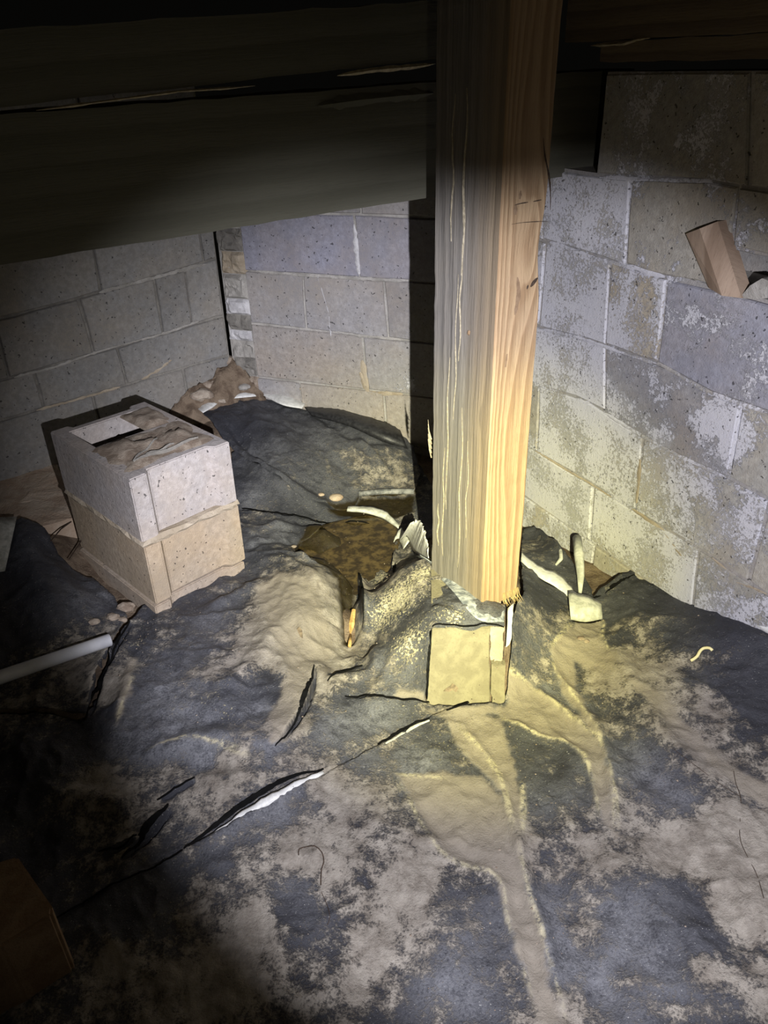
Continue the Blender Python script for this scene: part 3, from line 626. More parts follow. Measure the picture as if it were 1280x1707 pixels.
# right wall ---------------------------------------------------------
sEnd = .62; sNear = -1.15
rT = const(1.243); r0 = course(WR, [(994, 293), (1196, 302), (1280, 318)]); rA = course(WR, [(916, 404), (1010, 432), (1099, 460), (1160, 470)])
rB = course(WR, [(909, 549), (978, 565), (1096, 604), (1168, 647), (1280, 686)]); rC = course(WR, [(899, 644), (981, 668), (1083, 734), (1208, 794)])
rD = course(WR, [(893, 751), (985, 806), (1057, 850), (1120, 888), (1188, 929), (1280, 992)]); rE = course(WR, [(985, 903), (1050, 948)]); rF = const(-.14)
sLast = -1.1
rowsR = [
 (r0, rT, [sLast, -.75, J(WR, (1256, 118), (1248, 312)), J(WR, (1010, 128), (994, 291))], {}),
 (rA, r0, [sLast, -.62, J(WR, (1234, 305), (1221, 412)), J(WR, (1053, 306), (1044, 444)), J(WR, (905, 290), (905, 400)), sEnd], {0: dict(dz0=.085), 1: dict(dz0=.085), 2: dict(sz=.26, warm=.6), 3: dict(sz=.74), 4: dict(sz=.5)}),
 (rB, rA, [sLast, -.66, J(WR, (1113, 472), (1097, 604)), J(WR, (1018, 453), (1011, 560)), .47, sEnd], {1: dict(sz=.28, cool=1, proud=.010, yaw=-.006), 2: dict(sz=.42, warm=1), 3: dict(sz=.62, warm=.5), 4: dict(sz=.5)}),
 (rC, rB, [sLast, -.85, J(WR, (1236, 684), (1215, 796)), J(WR, (1008, 600), (1008, 690)), sEnd], {2: dict(sz=.38, cool=.5), 3: dict(sz=.74)}),
 (rD, rC, [sLast, -.62, -.35, J(WR, (1070, 748), (1062, 838)), J(WR, (900, 660), (898, 740)), sEnd], {2: dict(sz=.42, warm=.3), 3: dict(sz=.60)}),
 (rE, rD, [sLast, -.9, -.50, J(WR, (1165, 925), (1158, 1000)), J(WR, (991, 817), (985, 902)), sEnd], {3: dict(sz=.55), 4: dict(sz=.7, warm=.1), 2: dict(sz=.42)}),
 (rF, rE, [sLast, -.66, -.25, .14, sEnd], {2: dict(sz=.3), 3: dict(sz=.5)}),
]
def tintR(s, z, rs, o):
    b = .31+.08*rs.rand(); w_ = o.get('warm', .3); c_ = o.get('cool', 0)
    return (b*(1+.12*w_-.06*c_), b*(1+.02*w_-.02*c_), b*(.97-.13*w_+.22*c_)), o.get('sz', .28)
sP = S_(WR, 994, 292)   # beam pocket starts here
zN0, zN1 = rA(-.2)+.002, rA(-.2)+.082
sN = S_(WR, 1150, 470)
backsR = [(sNear, sEnd, -.15, zN0, -.002), (sN, sEnd, zN0, 1.03, -.002), (sNear, sN, zN1, 1.03, -.002), (sNear, sP, 1.03, 1.243, -.002),
          (sNear, sN, zN0-.02, zN1+.02, -.13)]
wall_right = build_wall(WR, 'wall_right', rowsR, backsR, M['block'], tintR); wall_right.color = (.34, .33, .325, .30)
# ledge and soffit of the broken-out joint, and the wall's upper surface
V = [WR.pt(sNear, zN0, 0), WR.pt(sN, zN0, 0), WR.pt(sN, zN0+.01, -.13), WR.pt(sNear, zN0+.01, -.13), WR.pt(sNear, zN1, 0), WR.pt(sN, zN1, 0), WR.pt(sN, zN1, -.13), WR.pt(sNear, zN1, -.13)]
o = mesh('broken_joint_ledge', V, [[0, 1, 2, 3], [4, 5, 6, 7], [1, 2, 6, 5]], M['mortar'], wall_right); tag(o, 'hollow where the mortar joint is broken out')
V, Fc = prism([WR.pt(sP, 1.03, -.002), WR.pt(sP, 1.243, -.002), WR.pt(sNear, 1.243, -.002), WR.pt(sNear, 1.03, -.002)], [WR.pt(sP, 1.03, -.20), WR.pt(sP, 1.243, -.20), WR.pt(sNear, 1.243, -.20), WR.pt(sNear, 1.03, -.20)])
mesh('block_core', V, Fc, M['mortar'], wall_right)
V, Fc = prism([WR.pt(sP, 1.028, -.004), WR.pt(sEnd, 1.028, -.004), WR.pt(sEnd, .96, -.004), WR.pt(sP, .96, -.004)], [WR.pt(sP, 1.028, -.20), WR.pt(sEnd, 1.028, -.20), WR.pt(sEnd, .96, -.20), WR.pt(sP, .96, -.20)])
mesh('pocket_sill', V, Fc, M['mortar'], wall_right)
def smear(W, pts, wid, m, parent, name='mortar_bead', proud=.006, seed=0):
    L = [W.at(*p) for p in pts]; L = densify(np.array([(a, b) for a, b in L]), .012); rs = np.random.RandomState(seed); V = []; Fc = []
    for i, (s_, z_) in enumerate(L):
        t = L[min(i+1, len(L)-1)]-L[max(i-1, 0)]; t = t/np.linalg.norm(t); nn = np.array([-t[1], t[0]])
        e = min(1, min(i, len(L)-1-i)/2.+.3); wv = wid*(.5+.9*rs.rand())*e; wv2 = wid*(.5+.9*rs.rand())*e
        a = np.array([s_, z_])+nn*wv; b = np.array([s_, z_])-nn*wv2
        V += [W.pt(a[0], a[1], .002), W.pt(s_+nn[0]*wv*.4, z_+nn[1]*wv*.4, proud*(.6+.5*rs.rand())), W.pt(s_-nn[0]*wv2*.4, z_-nn[1]*wv2*.4, proud*(.6+.5*rs.rand())), W.pt(b[0], b[1], .002)]
    for i in range(len(L)-1):
        for k in range(3): Fc.append([i*4+k, i*4+k+1, i*4+k+5, i*4+k+4])
    return mesh(name, V, Fc, m, parent, smooth=True)
for k, (P, wd, mm) in enumerate([
  ([(916, 404), (960, 420), (1010, 436), (1060, 446), (1110, 462)], .009, 'salt'), ([(1000, 296), (1060, 300), (1130, 302), (1190, 303)], .007, 'salt'),
  ([(905, 548), (940, 556), (978, 566)], .006, 'salt'), ([(978, 566), (1040, 590), (1096, 606)], .006, 'salt'), ([(1097, 604), (1168, 647), (1230, 672), (1280, 688)], .007, 'mortar'),
  ([(899, 646), (940, 660), (985, 672)], .006, 'salt'), ([(1008, 688), (1083, 734), (1150, 768), (1212, 796)], .007, 'salt'), ([(1232, 684), (1222, 740), (1213, 800)], .010, 'mortar'),
  ([(1068, 765), (1066, 800), (1062, 838)], .010, 'tanmortar'), ([(893, 751), (940, 780), (985, 806), (1020, 828)], .004, 'tanmortar'), ([(1055, 848), (1100, 880), (1130, 915), (1150, 950)], .009, 'tanmortar'),
  ([(1188, 929), (1230, 970), (1280, 990)], .006, 'tanmortar'), ([(1125, 470), (1150, 456), (1165, 462), (1180, 470)], .010, 'mortar')]):
    ob = smear(WR, P, wd*.8, M['block'] if mm != 'tanmortar' else M[mm], wall_right, seed=k, proud=.0045); ob.color = (.40, .39, .38, .62 if mm == 'salt' else .4)

# middle wall ---------------------------------------------------------
sM0 = S_(WM, 418, 540); sMc = cx_
mT = const(1.04); mA = course(WM, [(427, 452), (670, 468)]); mB = course(WM, [(432, 540), (670, 567)]); mC = course(WM, [(443, 630), (672, 657)]); mD = const(.02); m9 = const(.84); mF = const(-.17)
mEnd = -.42
def run(s0, s1, off, L=.40):
    out = [s0]; s = s0+off
    while s < s1-.05: out.append(s); s += L
    return out+[s1]
rowsM = [(m9, mT, run(mEnd, sM0, .2), {}),
 (mA, m9, [mEnd, -.12, J(WM, (590, 373), (599, 457)), sM0], {2: dict(cool=1), 1: dict(cool=.7)}),
 (mB, mA, [mEnd, -.2, J(WM, (640, 466), (648, 562)), J(WM, (505, 460), (510, 545)), sM0], {2: dict(sz=.12), 1: dict(sz=.2)}),
 (mC, mB, [mEnd, -.15, J(WM, (604, 560), (614, 652)), sM0], {2: dict(warm=1), 1: dict(warm=.5, sz=.2)}),
 (mD, mC, [mEnd, -.25, J(WM, (640, 657), (644, 735)), J(WM, (500, 640), (505, 680)), sM0], {2: dict(warm=1.2), 1: dict(warm=1)}),
 (mF, mD, run(mEnd, sM0, .1), {})]
def tintM(s, z, rs, o):
    b = .26+.06*rs.rand(); w_ = o.get('warm', .4); c_ = o.get('cool', 0)
    return (b*(1+.12*w_-.05*c_), b*(1+.04*w_-.02*c_), b*(1.06-.08*w_+.16*c_)), o.get('sz', .06)
wall_back = build_wall(WM, 'wall_back', rowsM, [(mEnd, sMc, -.2, 1.04, -.003)], M['mortar'], tintM)
# crumbled mortar packed in the corner beside the crack
rs = np.random.RandomState(3)
def corner_strip(a0, a1, z0, z1, m, seed, amp, name):
    U = np.linspace(a0, a1, 15); Z_ = np.linspace(z0, z1, max(4, int((z1-z0)/.008))); V = []; Fc = []
    for u in U:
        jag = .016*(fbm(Z_, Z_*0+.2, 20, 3, seed+3)-.5)*2
        for k, z in enumerate(Z_):
            n_ = fbm(np.array([u]), np.array([z*.8]), 20, 4, seed)[0]; c_ = abs(vnoise(np.array([u*30]), np.array([z*22]), seed+9)[0]-.5)
            e = min(1, 8*min((u-a0)/(a1-a0)+.02, (a1-u)/(a1-a0)+.02, (z-z0)/(z1-z0)+.02, (z1-z)/(z1-z0)+.02))
            V.append(WM.pt(u+jag[k]*((u-a0)/(a1-a0) > .9), z, -.002+(amp*(n_-.25)+.010*min(1, c_*9)*(n_ > .4))*e))
    nz = len(Z_)
    for i in range(len(U)-1):
        for k in range(nz-1): a = i*nz+k; Fc.append([a, a+1, a+nz+1, a+nz])
    return mesh(name, V, Fc, m, wall_back, smooth=False)
zz = [.06, .17, .23, .30, .37, .41, .47, .53, .62, .70, .78, .90, 1.03]
for k in range(len(zz)-1):
    mtl = M[['stone', 'stone', 'mortar_dark', 'mortar', 'salt', 'mortar_dark', 'salt', 'mortar', 'tanmortar', 'mortar_dark', 'mortar', 'mortar'][k]]
    o = corner_strip(sM0-.012*rs.rand(), sMc+.002-.010*rs.rand(), zz[k]+.001, zz[k+1]-.002*rs.rand(), mtl, 60+k*5, .020+.012*rs.rand(), 'packed_mortar')
for k, (P, wd, mm) in enumerate([([(427, 452), (500, 458), (600, 464), (670, 468)], .006, 'mortar'), ([(590, 373), (594, 410), (599, 457)], .009, 'salt'), ([(640, 560), (600, 560), (560, 552)], .006, 'mortar'),
   ([(500, 648), (560, 652), (620, 655), (672, 657)], .008, 'tanmortar'), ([(600, 620), (612, 650), (604, 600)], .010, 'tanmortar'), ([(530, 460), (548, 520), (552, 560)], .004, 'salt')]):
    smear(WM, P, wd, M[mm], wall_back, seed=20+k)

# left wall ---------------------------------------------------------
lT = const(1.25); l9 = const(.85)
lA = course(WL, [(0, 532), (164, 488), (306, 449), (358, 431)]); lB = course(WL, [(22, 629), (262, 559), (355, 531)]); lC = course(WL, [(33, 692), (240, 632), (330, 606)]); lD = const(.06); lE = const(-.16)
s0L = -2.3
rowsL = [(const(1.05), lT, run(s0L, -.004, .3), {}), (l9, const(1.05), run(s0L, -.004, .1), {}),
 (lA, l9, [s0L, -1.75, -1.33, -.93, J(WL, (157, 420), (168, 487)), J(WL, (333, 395), (340, 440)), -.003], {}),
 (lB, lA, [s0L, -1.6, -1.2, -.80, J(WL, (132, 504), (156, 589)), J(WL, (257, 471), (271, 555)), J(WL, (309, 460), (320, 540)), -.003], {}),
 (lC, lB, [s0L, -1.5, -1.1, -.72, J(WL, (195, 583), (212, 640)), -.003], {}),
 (lD, lC, [s0L, -1.7, -1.3, -.95, -.55, -.2, -.003], {}), (lE, lD, run(s0L, -.003, .3), {})]
def tintL(s, z, rs, o):
    b = .21+.05*rs.rand(); return (b*1.02, b*1.0, b*.97), .05
wall_left = build_wall(WL, 'wall_left', rowsL, [(s0L, -.002, -.2, 1.25, -.003)], M['mortar_dark'], tintL)
for k, (P, wd, mm) in enumerate([([(164, 488), (230, 470), (306, 449), (345, 440)], .007, 'mortar'), ([(22, 629), (90, 612), (150, 590), (210, 572), (262, 559), (330, 536)], .005, 'mortar'),
   ([(60, 684), (120, 668), (200, 645)], .005, 'tanmortar'), ([(235, 632), (260, 618), (285, 600)], .008, 'tanmortar')]):
    smear(WL, P, wd, M[mm], wall_left, seed=40+k)

# soil floor ---------------------------------------------------------
def soilG(x, y): return Gs(x, y)-.030+.012*(fbm(x, y, 22, 4, 77)-.5)+.010*(fbm(x, y, 6, 2, 7)-.5)
xs = np.arange(-2.7, 2.2, .02); ys = np.arange(-.5, 3.9, .02); X, Y = np.meshgrid(xs, ys, indexing='ij')
Z = soilG(X.ravel(), Y.ravel()); n1, n2 = X.shape; idx = np.arange(n1*n2).reshape(n1, n2)
Q = np.stack([idx[:-1, :-1].ravel(), idx[1:, :-1].ravel(), idx[1:, 1:].ravel(), idx[:-1, 1:].ravel()], 1)
# lower the soil inside the pool hollow, raise it in the broken corner
fl = fastmesh('floor', np.stack([X.ravel(), Y.ravel(), Z], 1), Q, M['soil']); tag(fl, kind='structure')

# ================================================================== TIMBER
# main beam
Bm = Wall((.12, 1.9), 58)
def bp(x, y, off=0.0): s_, z_ = Bm.at(x, y); return Bm.pt(s_, z_, off)
A = bp(-120, 459); B = Bm.pt(Bm.at(993, 285)[0]+.10, Bm.at(993, 285)[1], 0)
hL = bp(-120, 200)[2]-A[2]
dk = -Bm.n*.14
beam = plank('timber_beam', A, B, (0, 0, .232), dk, M['beam'], jit=.003, seed=1)
tag(beam, 'long dark timber beam running behind the post into the right wall', 'beam')
# sill board lying on it, then the joist ends / rim above
A2 = bp(-120, 198, .012)+np.array([0, 0, .006]); B2 = bp(728, 106, .012)+np.array([0, 0, .008])
rim = plank('rim_board', A2, B2, (0, 0, .105), dk*.5, M['beam'], jit=.004, seed=2)
tag(rim, 'dark board lying along the top of the long beam left of the post', 'board')
def sliver(W, pts, wid, m, parent, name, off, thick=.006, seed=0):
    rs = np.random.RandomState(seed); L = densify(np.array([W.at(*p, off) for p in pts]), .015); n = len(L); V = []
    for i, (s_, z_) in enumerate(L):
        e = min(1, min(i, n-1-i)/3.+.15); w_ = wid*e*(.6+.6*rs.rand())
        V += [W.pt(s_, z_-w_*.5, off), W.pt(s_, z_+w_*.5, off), W.pt(s_, z_, off+thick*e)]
    Fc = [[i*3+k, i*3+(k+1) % 3, (i+1)*3+(k+1) % 3, (i+1)*3+k] for i in range(n-1) for k in range(3)]+[[0, 1, 2], [3*n-1, 3*n-2, 3*n-3]]
    return mesh(name, V, Fc, m, parent)
o = sliver(Bm, [(562, 126), (620, 117), (690, 111), (726, 106)], .010, M['rawwood'], rim, 'torn_edge', .013); tag(o, 'pale torn wood along the lower edge')
sliver(Bm, [(60, 184), (150, 172), (240, 160), (300, 152), (380, 147), (425, 143)], .005, M['rawwood'], rim, 'torn_edge', .013, seed=3)
cl = sliver(Bm, [(530, 176), (600, 166), (660, 160), (722, 155)], .024, M['beam'], None, 'nailed_cleat', .001, .008, seed=5); tag(cl, 'thin wood strip on the upper beam face just left of the post', 'wood strip')
# floor joists resting above, running towards the viewer
jd = -WM.D*0+np.array([-.62, -.78, 0]); jd = jd/np.linalg.norm(jd)
def joist(px, wid, z0, lab):
    s_ = Bm.at(px, 60)[0]; P = Bm.pt(s_, z0, -.10); a = P; b = P+Bm.n*.62
    o = plank('floor_joist', a, b, (0, 0, .19), Bm.D*wid, M['joist'], seed=int(px)); tag(o, lab, 'joist', 'joists overhead'); return o
joist(60, .04, 1.395, 'dark floor joist overhead at the far left top corner')
joist(520, .04, 1.395, 'dark floor joist overhead between the left corner and the post')
# subfloor
V, Fc = prism([(-2.7, -.4, 1.60), (2.2, -.4, 1.60), (2.2, 3.9, 1.60), (-2.7, 3.9, 1.60)], [(-2.7, -.4, 1.62), (2.2, -.4, 1.62), (2.2, 3.9, 1.62), (-2.7, 3.9, 1.62)])
ce = mesh('ceiling', V, Fc, M['joist']); me = ce.data; me.uv_layers.new(name='UVMap'); tag(ce, kind='structure')
# sill on the right wall
A3 = WR.pt(sP+.03, 1.262, .0); B3 = WR.pt(sNear, 1.262, .0)
sill = plank('wall_sill_plate', A3, B3, (0, 0, .04), -WR.n*.14, M['joist'], jit=.004, seed=4); tag(sill, 'dark sill board above the topmost blocks of the right wall', 'board')
A3 = WR.pt(sP+.16, 1.304, .0); B3 = WR.pt(sNear, 1.304, .0)
rj = plank('rim_joist', A3, B3, (0, 0, .24), -WR.n*.04, M['joist'], jit=.003, seed=6); tag(rj, 'dark upright board on top of the right wall sill', 'board')
o = sliver(WR, [(985, 76), (1040, 73), (1062, 66), (1084, 63)], .008, M['rawwood'], rj, 'torn_edge', .001, seed=8)

# post ---------------------------------------------------------
F_ = np.array([.228, 1.475]); dL = np.array([-.518, .855]); dR = np.array([.855, .518])
Lc = F_+dL*.213; Rc = F_+dR*.114; Bc = Lc+dR*.114
post_z0 = .134
# slight arris bevel: 8-point footprint
def bev(a, b, r): d = (b-a)/np.linalg.norm(b-a); return a+d*r
e = .006
foot = [bev(Lc, F_, e), bev(F_, Lc, .004), bev(F_, Rc, .004), bev(Rc, F_, e), bev(Rc, Bc, e), bev(Bc, Rc, e), bev(Bc, Lc, e), bev(Lc, Bc, e)]
post = uvbox('wooden_post', foot, post_z0, 1.60, [M['post_grey'], M['post_tan'], M['post_tan'], M['post_tan'], M['post_tan'], M['post_tan'], M['post_tan'], M['post_grey']], segs=60, jit=.0004)
me = post.data   # waney right edge, frayed foot
c0 = np.array(post.location)
for v in me.vertices:
    z = v.co.z+c0[2]; k = v.index % 8
    if k in (3, 4):
        wv = .010*(fbm(np.array([z]), np.array([.3]), 5, 3, 4)[0]-.5)-.012*math.exp(-((z-.955)/.07)**2)
        v.co.x += dR[0]*wv; v.co.y += dR[1]*wv
    if k in (7, 0):
        wv = .004*(fbm(np.array([z]), np.array([.8]), 40, 2, 9)[0]-.5); v.co.x += dL[0]*wv; v.co.y += dL[1]*wv
tag(post, 'tall wooden post, left face grey and weathered, right face brown', 'post')
def face_pt(u, z, off=.0):   # on grey face (u from left arris)
    p = Lc+(F_-Lc)*u/.213; n = -dR; q = p+n*off; return np.array([q[0], q[1], z])
def face_pt2(u, z, off=.0):
    p = F_+(Rc-F_)*u/.114; n = -dL; q = p+n*off; return np.array([q[0], q[1], z])
rs = np.random.RandomState(12)
for (u, za, zb, w_) in [(.062, .96, 1.22, .0022), (.100, .90, 1.23, .003), (.098, .72, .95, .0018), (.085, .58, .9, .0012), (.062, .34, .72, .0016), (.05, .2, .5, .0014), (.115, .2, .62, .0012), (.03, .22, .34, .002), (.14, .30, .55, .001)]:
    n = 12; pth = [face_pt(u+.003*math.sin(i*.9+u*50)+.002*rs.rand(), za+(zb-za)*i/n, .0006) for i in range(n+1)]
    V, Fc = tube(pth, [w_*(.25+.75*math.sin(math.pi*(i+.3)/(n+.6)))*(.7+.5*rs.rand()) for i in range(n+1)], 4); o = mesh('raised_splinter', V, Fc, M['rawwood'], post)
for i in range(5):
    z = .50-.012*i; V, Fc = tube([face_pt(-.001, z), face_pt(-.006-.003*rs.rand(), z+.02, .002), face_pt(-.010, z+.045+.01*rs.rand(), .004)], [.0015, .0012, .0004], 4); mesh('raised_splinter', V, Fc, M['rawwood'], post)
# check crack near the top of the tan face and two saw nicks, a knot
def strip(fp, pts, wid, m, name, off=.0008):
    L = smoothline(np.array(pts), .01); n = len(L); V = []
    for i, (u, z) in enumerate(L):
        t = L[min(i+1, n-1)]-L[max(i-1, 0)]; t = t/np.linalg.norm(t); nn = np.array([-t[1], t[0]])*wid*.5*(math.sin(math.pi*(i+.4)/(n+.2))*.9+.1)*(.7+.6*rs.rand())
        V += [fp(u+nn[0], z+nn[1], off), fp(u-nn[0], z-nn[1], off)]
    Fc = [[2*i, 2*i+1, 2*i+3, 2*i+2] for i in range(n-1)]; return mesh(name, V, Fc, m, post)
def post_uv(px, py):
    """photo px -> (u, z) on the tan face"""
    d = pray(px, py); n = np.array([-dL[0], -dL[1], 0]); p0 = np.array([F_[0], F_[1], 0]); t = ((p0-CAM) @ n)/(d @ n); q = CAM+t*d; return ((q[:2]-F_) @ dR, q[2])
for P, wd in [([(905, 230), (908, 260), (914, 290), (917, 320), (917, 350)], .004), ([(857, 342), (868, 339), (880, 337)], .0022), ([(852, 374), (870, 371), (900, 369), (914, 369)], .0016), ([(888, 336), (902, 333)], .002)]:
    strip(face_pt2, [post_uv(*p) for p in P], wd, M['twig'], 'dark_check')
u, z = post_uv(888, 470)
for P, wd, mm_ in [([(896, 463), (890, 470), (884, 478)], .008, 'twig'), ([(880, 475), (878, 482)], .004, 'twig'), ([(862, 462), (864, 490), (858, 525)], .011, 'resin'), ([(860, 340), (858, 358)], .010, 'resin'), ([(845, 590), (842, 612)], .007, 'resin'), ([(868, 318), (866, 332)], .006, 'resin')]:
    strip(face_pt2, [post_uv(*p) for p in P], wd, M[mm_], 'knot' if mm_ == 'twig' else 'resin_streak', .0006)
V, Fc = rock(face_pt(.128, .79, -.002), .006, (1, 1, 1.3), 6, 1); mesh('knot', V, Fc, M['brown'], post)
for i in range(14):   # frayed foot at the right corner
    u0 = .114-.05*rs.rand(); V, Fc = tube([face_pt2(u0, .155, .001), face_pt2(u0+.006*(rs.rand()-.3), .135, .005), face_pt2(u0+.014*(rs.rand()-.3), .118+.01*rs.rand(), .008+.012*rs.rand())], [.0016, .0011, .0004], 4); mesh('frayed_fibre', V, Fc, M['fray'], post)

# pier block under the post ---------------------------------------------------------
a = ground(711, 1168, .0); b_ = ground(843, 1170, .0); a[2] = b_[2] = 0
t1 = ground(720, 1047, .13); t2 = ground(841, 1045, .13)
pz = .130; fd = np.array([(b_-a)[1], -(b_-a)[0], 0]); fd /= np.linalg.norm(fd)
if fd[1] < 0: fd = -fd
fx = (t2-t1)/np.linalg.norm(t2-t1)
def pier_piece(name, u0, u1, z0, z1, d0, d1, m, parent, seed, brk=.0):
    rs = np.random.RandomState(seed); n = 8; W0 = np.linalg.norm(t2-t1)
    def f(u, z, d):  # face leans back from the foot to the top edge
        k = z/pz; base = a*(1-k)+t1*k; edge = b_*(1-k)+t2*k; p = base+(edge-base)*u; p = p+fd*d; p[2] = z; return p
    pts = [(u0+(u1-u0)*i/n, z0) for i in range(n)]+[(u1, z0+(z1-z0)*i/n) for i in range(n)]+[(u1-(u1-u0)*i/n, z1) for i in range(n)]+[(u0, z1-(z1-z0)*i/n) for i in range(n)]
    jj = [(p[0]+(rs.rand()-.5)*.02*(1+brk), p[1]+(rs.rand()-.5)*.003*(1+brk)) for p in pts]
    ce = (np.mean([p[0] for p in pts]), np.mean([p[1] for p in pts]))
    F0 = [f(ce[0]+(u-ce[0])*.975, ce[1]+(z-ce[1])*.975, d0) for u, z in jj]; F1 = [f(u, z, d0+.003) for u, z in jj]; F2 = [f(u, z, d1) for u, z in pts]; mm_ = len(pts)
    V = F0+F1+F2+[f(ce[0], ce[1], d0)]; FF = [[i, (i+1) % mm_, 3*mm_] for i in range(mm_)]
    for q_ in (0, 1): FF += [[q_*mm_+i, q_*mm_+(i+1) % mm_, (q_+1)*mm_+(i+1) % mm_, (q_+1)*mm_+i] for i in range(mm_)]
    FF += [[2*mm_+i for i in range(mm_)]]; return mesh(name, V, FF, m, parent)
pier = empty('pier_block', tuple((a+b_)/2), 'pale tan concrete block at the foot of the post, cracked at its lower right', 'concrete block')
pier_piece('block_face', .0, .80, -.03, pz, 0, .36, M['yblock'], pier, 1)
o = pier_piece('broken_corner', .815, 1.0, -.03, .063, -.001, .36, M['yblock'], pier, 2, .6); tag(o, 'cracked lower right corner')
o = pier_piece('rough_upper_corner', .805, .985, .067, pz-.002, .007, .36, M['tanmortar'], pier, 3, 1.2); tag(o, 'chipped rough upper right corner')
V, Fc = prism([a+fx*0+fd*.008+np.array([0, 0, -.02]), b_+fd*.008+np.array([0, 0, -.02]), t2+fd*.008-np.array([0,0,.01]), t1+fd*.008-np.array([0,0,.01])], [a+fd*.34+np.array([0, 0, -.02]), b_+fd*.34+np.array([0, 0, -.02]), t2+fd*.34-np.array([0,0,.01]), t1+fd*.34-np.array([0,0,.01])])
mesh('block_core', V, Fc, M['twig'], pier)
def on_face(px, py, off=.0):
    n = np.cross(b_-a, t1-a); n /= np.linalg.norm(n)
    if n @ (CAM-a) < 0: n = -n
    d = pray(px, py); t = ((a-CAM) @ n)/(d @ n); return CAM+t*d+n*off
def leafmesh(name, pts, m, th, lab, cat, parent=None, group=None):
    n = np.array([0, -.3, 1.]) if parent is None else None; P = [np.array(p) for p in pts]; c = np.mean(P, 0)
    nn = np.cross(P[1]-P[0], P[2]-P[0]); nn /= np.linalg.norm(nn)
    if nn @ (CAM-c) < 0: nn = -nn
    V, Fc = prism([p+nn*th for p in P], P); o = mesh(name, V, Fc, m, parent)
    if lab: tag(o, lab, cat, group)
    return o
P = [on_face(*q, .002) for q in [(739, 1152), (744, 1147), (751, 1143), (754, 1139), (759, 1142), (764, 1147), (760, 1154), (755, 1150), (749, 1153)]]
leafmesh('dead_leaf', P, M['leaf'], .0015, 'small dark dead leaf stuck to the tan block face below the post', 'leaf')

# ================================================================== STACKED BLOCKS
zt = .41
cL, cF, cR, cB = [ground(*q, zt) for q in ((108, 710), (215, 800), (383, 735), (250, 650))]
ctr = (cL+cF+cR+cB)/4; ux = (cR-cF); ux[2] = 0; wx = .297; ux /= np.linalg.norm(ux); uy = np.array([-ux[1], ux[0], 0]); ly = .43
org = cF.copy(); org[2] = 0
def sp_(u, v, z): return org+ux*u+uy*v+np.array([0, 0, z])   # u across the end face, v along the length
stack = empty('stacked_blocks', tuple(sp_(wx/2, ly/2, 0)), 'two hollow concrete blocks mortared one on the other, standing on the plastic', 'concrete blocks')
def cmu(z0, z1, seed, hollow, tint, al, shift=(0, 0)):
    bm = bmesh.new(); rs = np.random.RandomState(seed); sh = .038; rec = .020
    # outline seen from above with recessed ends
    out = [(0, 0), (.046, 0), (.062, rec), (wx-.062, rec), (wx-.046, 0), (wx, 0), (wx, ly), (wx-.052, ly), (wx-.060, ly-rec), (.060, ly-rec), (.052, ly), (0, ly)]
    holes = [[(sh, ly-.045), (sh, ly*.5+.022), (wx-sh, ly*.5+.022), (wx-sh, ly-.045)], [(sh, ly*.5-.022), (sh, .052), (wx-sh, .052), (wx-sh, ly*.5-.022)]]
    def ring(L, z): return [bm.verts.new(sp_(u+shift[0], v+shift[1], z+(rs.rand()-.5)*.002)) for u, v in L]
    ot = ring(out, z1); ob_ = ring(out, z0); n = len(out)
    for i in range(n): bm.faces.new([ot[i], ot[(i+1) % n], ob_[(i+1) % n], ob_[i]])
    edges = []
    for i in range(n): edges.append(bm.edges.get((ot[i], ot[(i+1) % n])))
    if hollow:
        for h in holes:
            a_ = ring(h, z1); b2 = ring([(u+(wx/2-u)*.06, v) for u, v in h], z0)
            for i in range(4): bm.faces.new([a_[i], b2[i], b2[(i+1) % 4], a_[(i+1) % 4]])
            for i in range(4): edges.append(bm.edges.get((a_[i], a_[(i+1) % 4])))
            bm.faces.new(b2)
    bmesh.ops.triangle_fill(bm, edges=edges, use_beauty=True)
    bm.faces.new(ob_[::-1])
    bmesh.ops.recalc_face_normals(bm, faces=bm.faces)
    ed = [e for e in bm.edges if len(e.link_faces) == 2 and e.calc_face_angle(0) > .5]
    bmesh.ops.bevel(bm, geom=ed, offset=.003, segments=2, affect='EDGES')
    me = bpy.data.meshes.new('concrete_block'); 
    c0 = Vector(sp_(wx/2, ly/2, (z0+z1)/2)); bmesh.ops.translate(bm, vec=-c0, verts=bm.verts); bm.to_mesh(me); bm.free()
    o = link('concrete_block', me, M['block'], stack, c0); o.color = (*tint, al); return o
zA = .030; zm = .213; zm2 = .227
o = cmu(zm2, zt, 1, True, (.40, .37, .36), .10); tag(o, 'upper grey block with an open cavity')
o = cmu(zA, zm, 2, False, (.40, .33, .25), .0, (0.002, .001)); tag(o, 'lower block stained tan')
o = cmu(-.08, zA-.006, 3, False, (.38, .32, .26), .0, (-.003, .002)); tag(o, 'sunken block at the base, just showing')
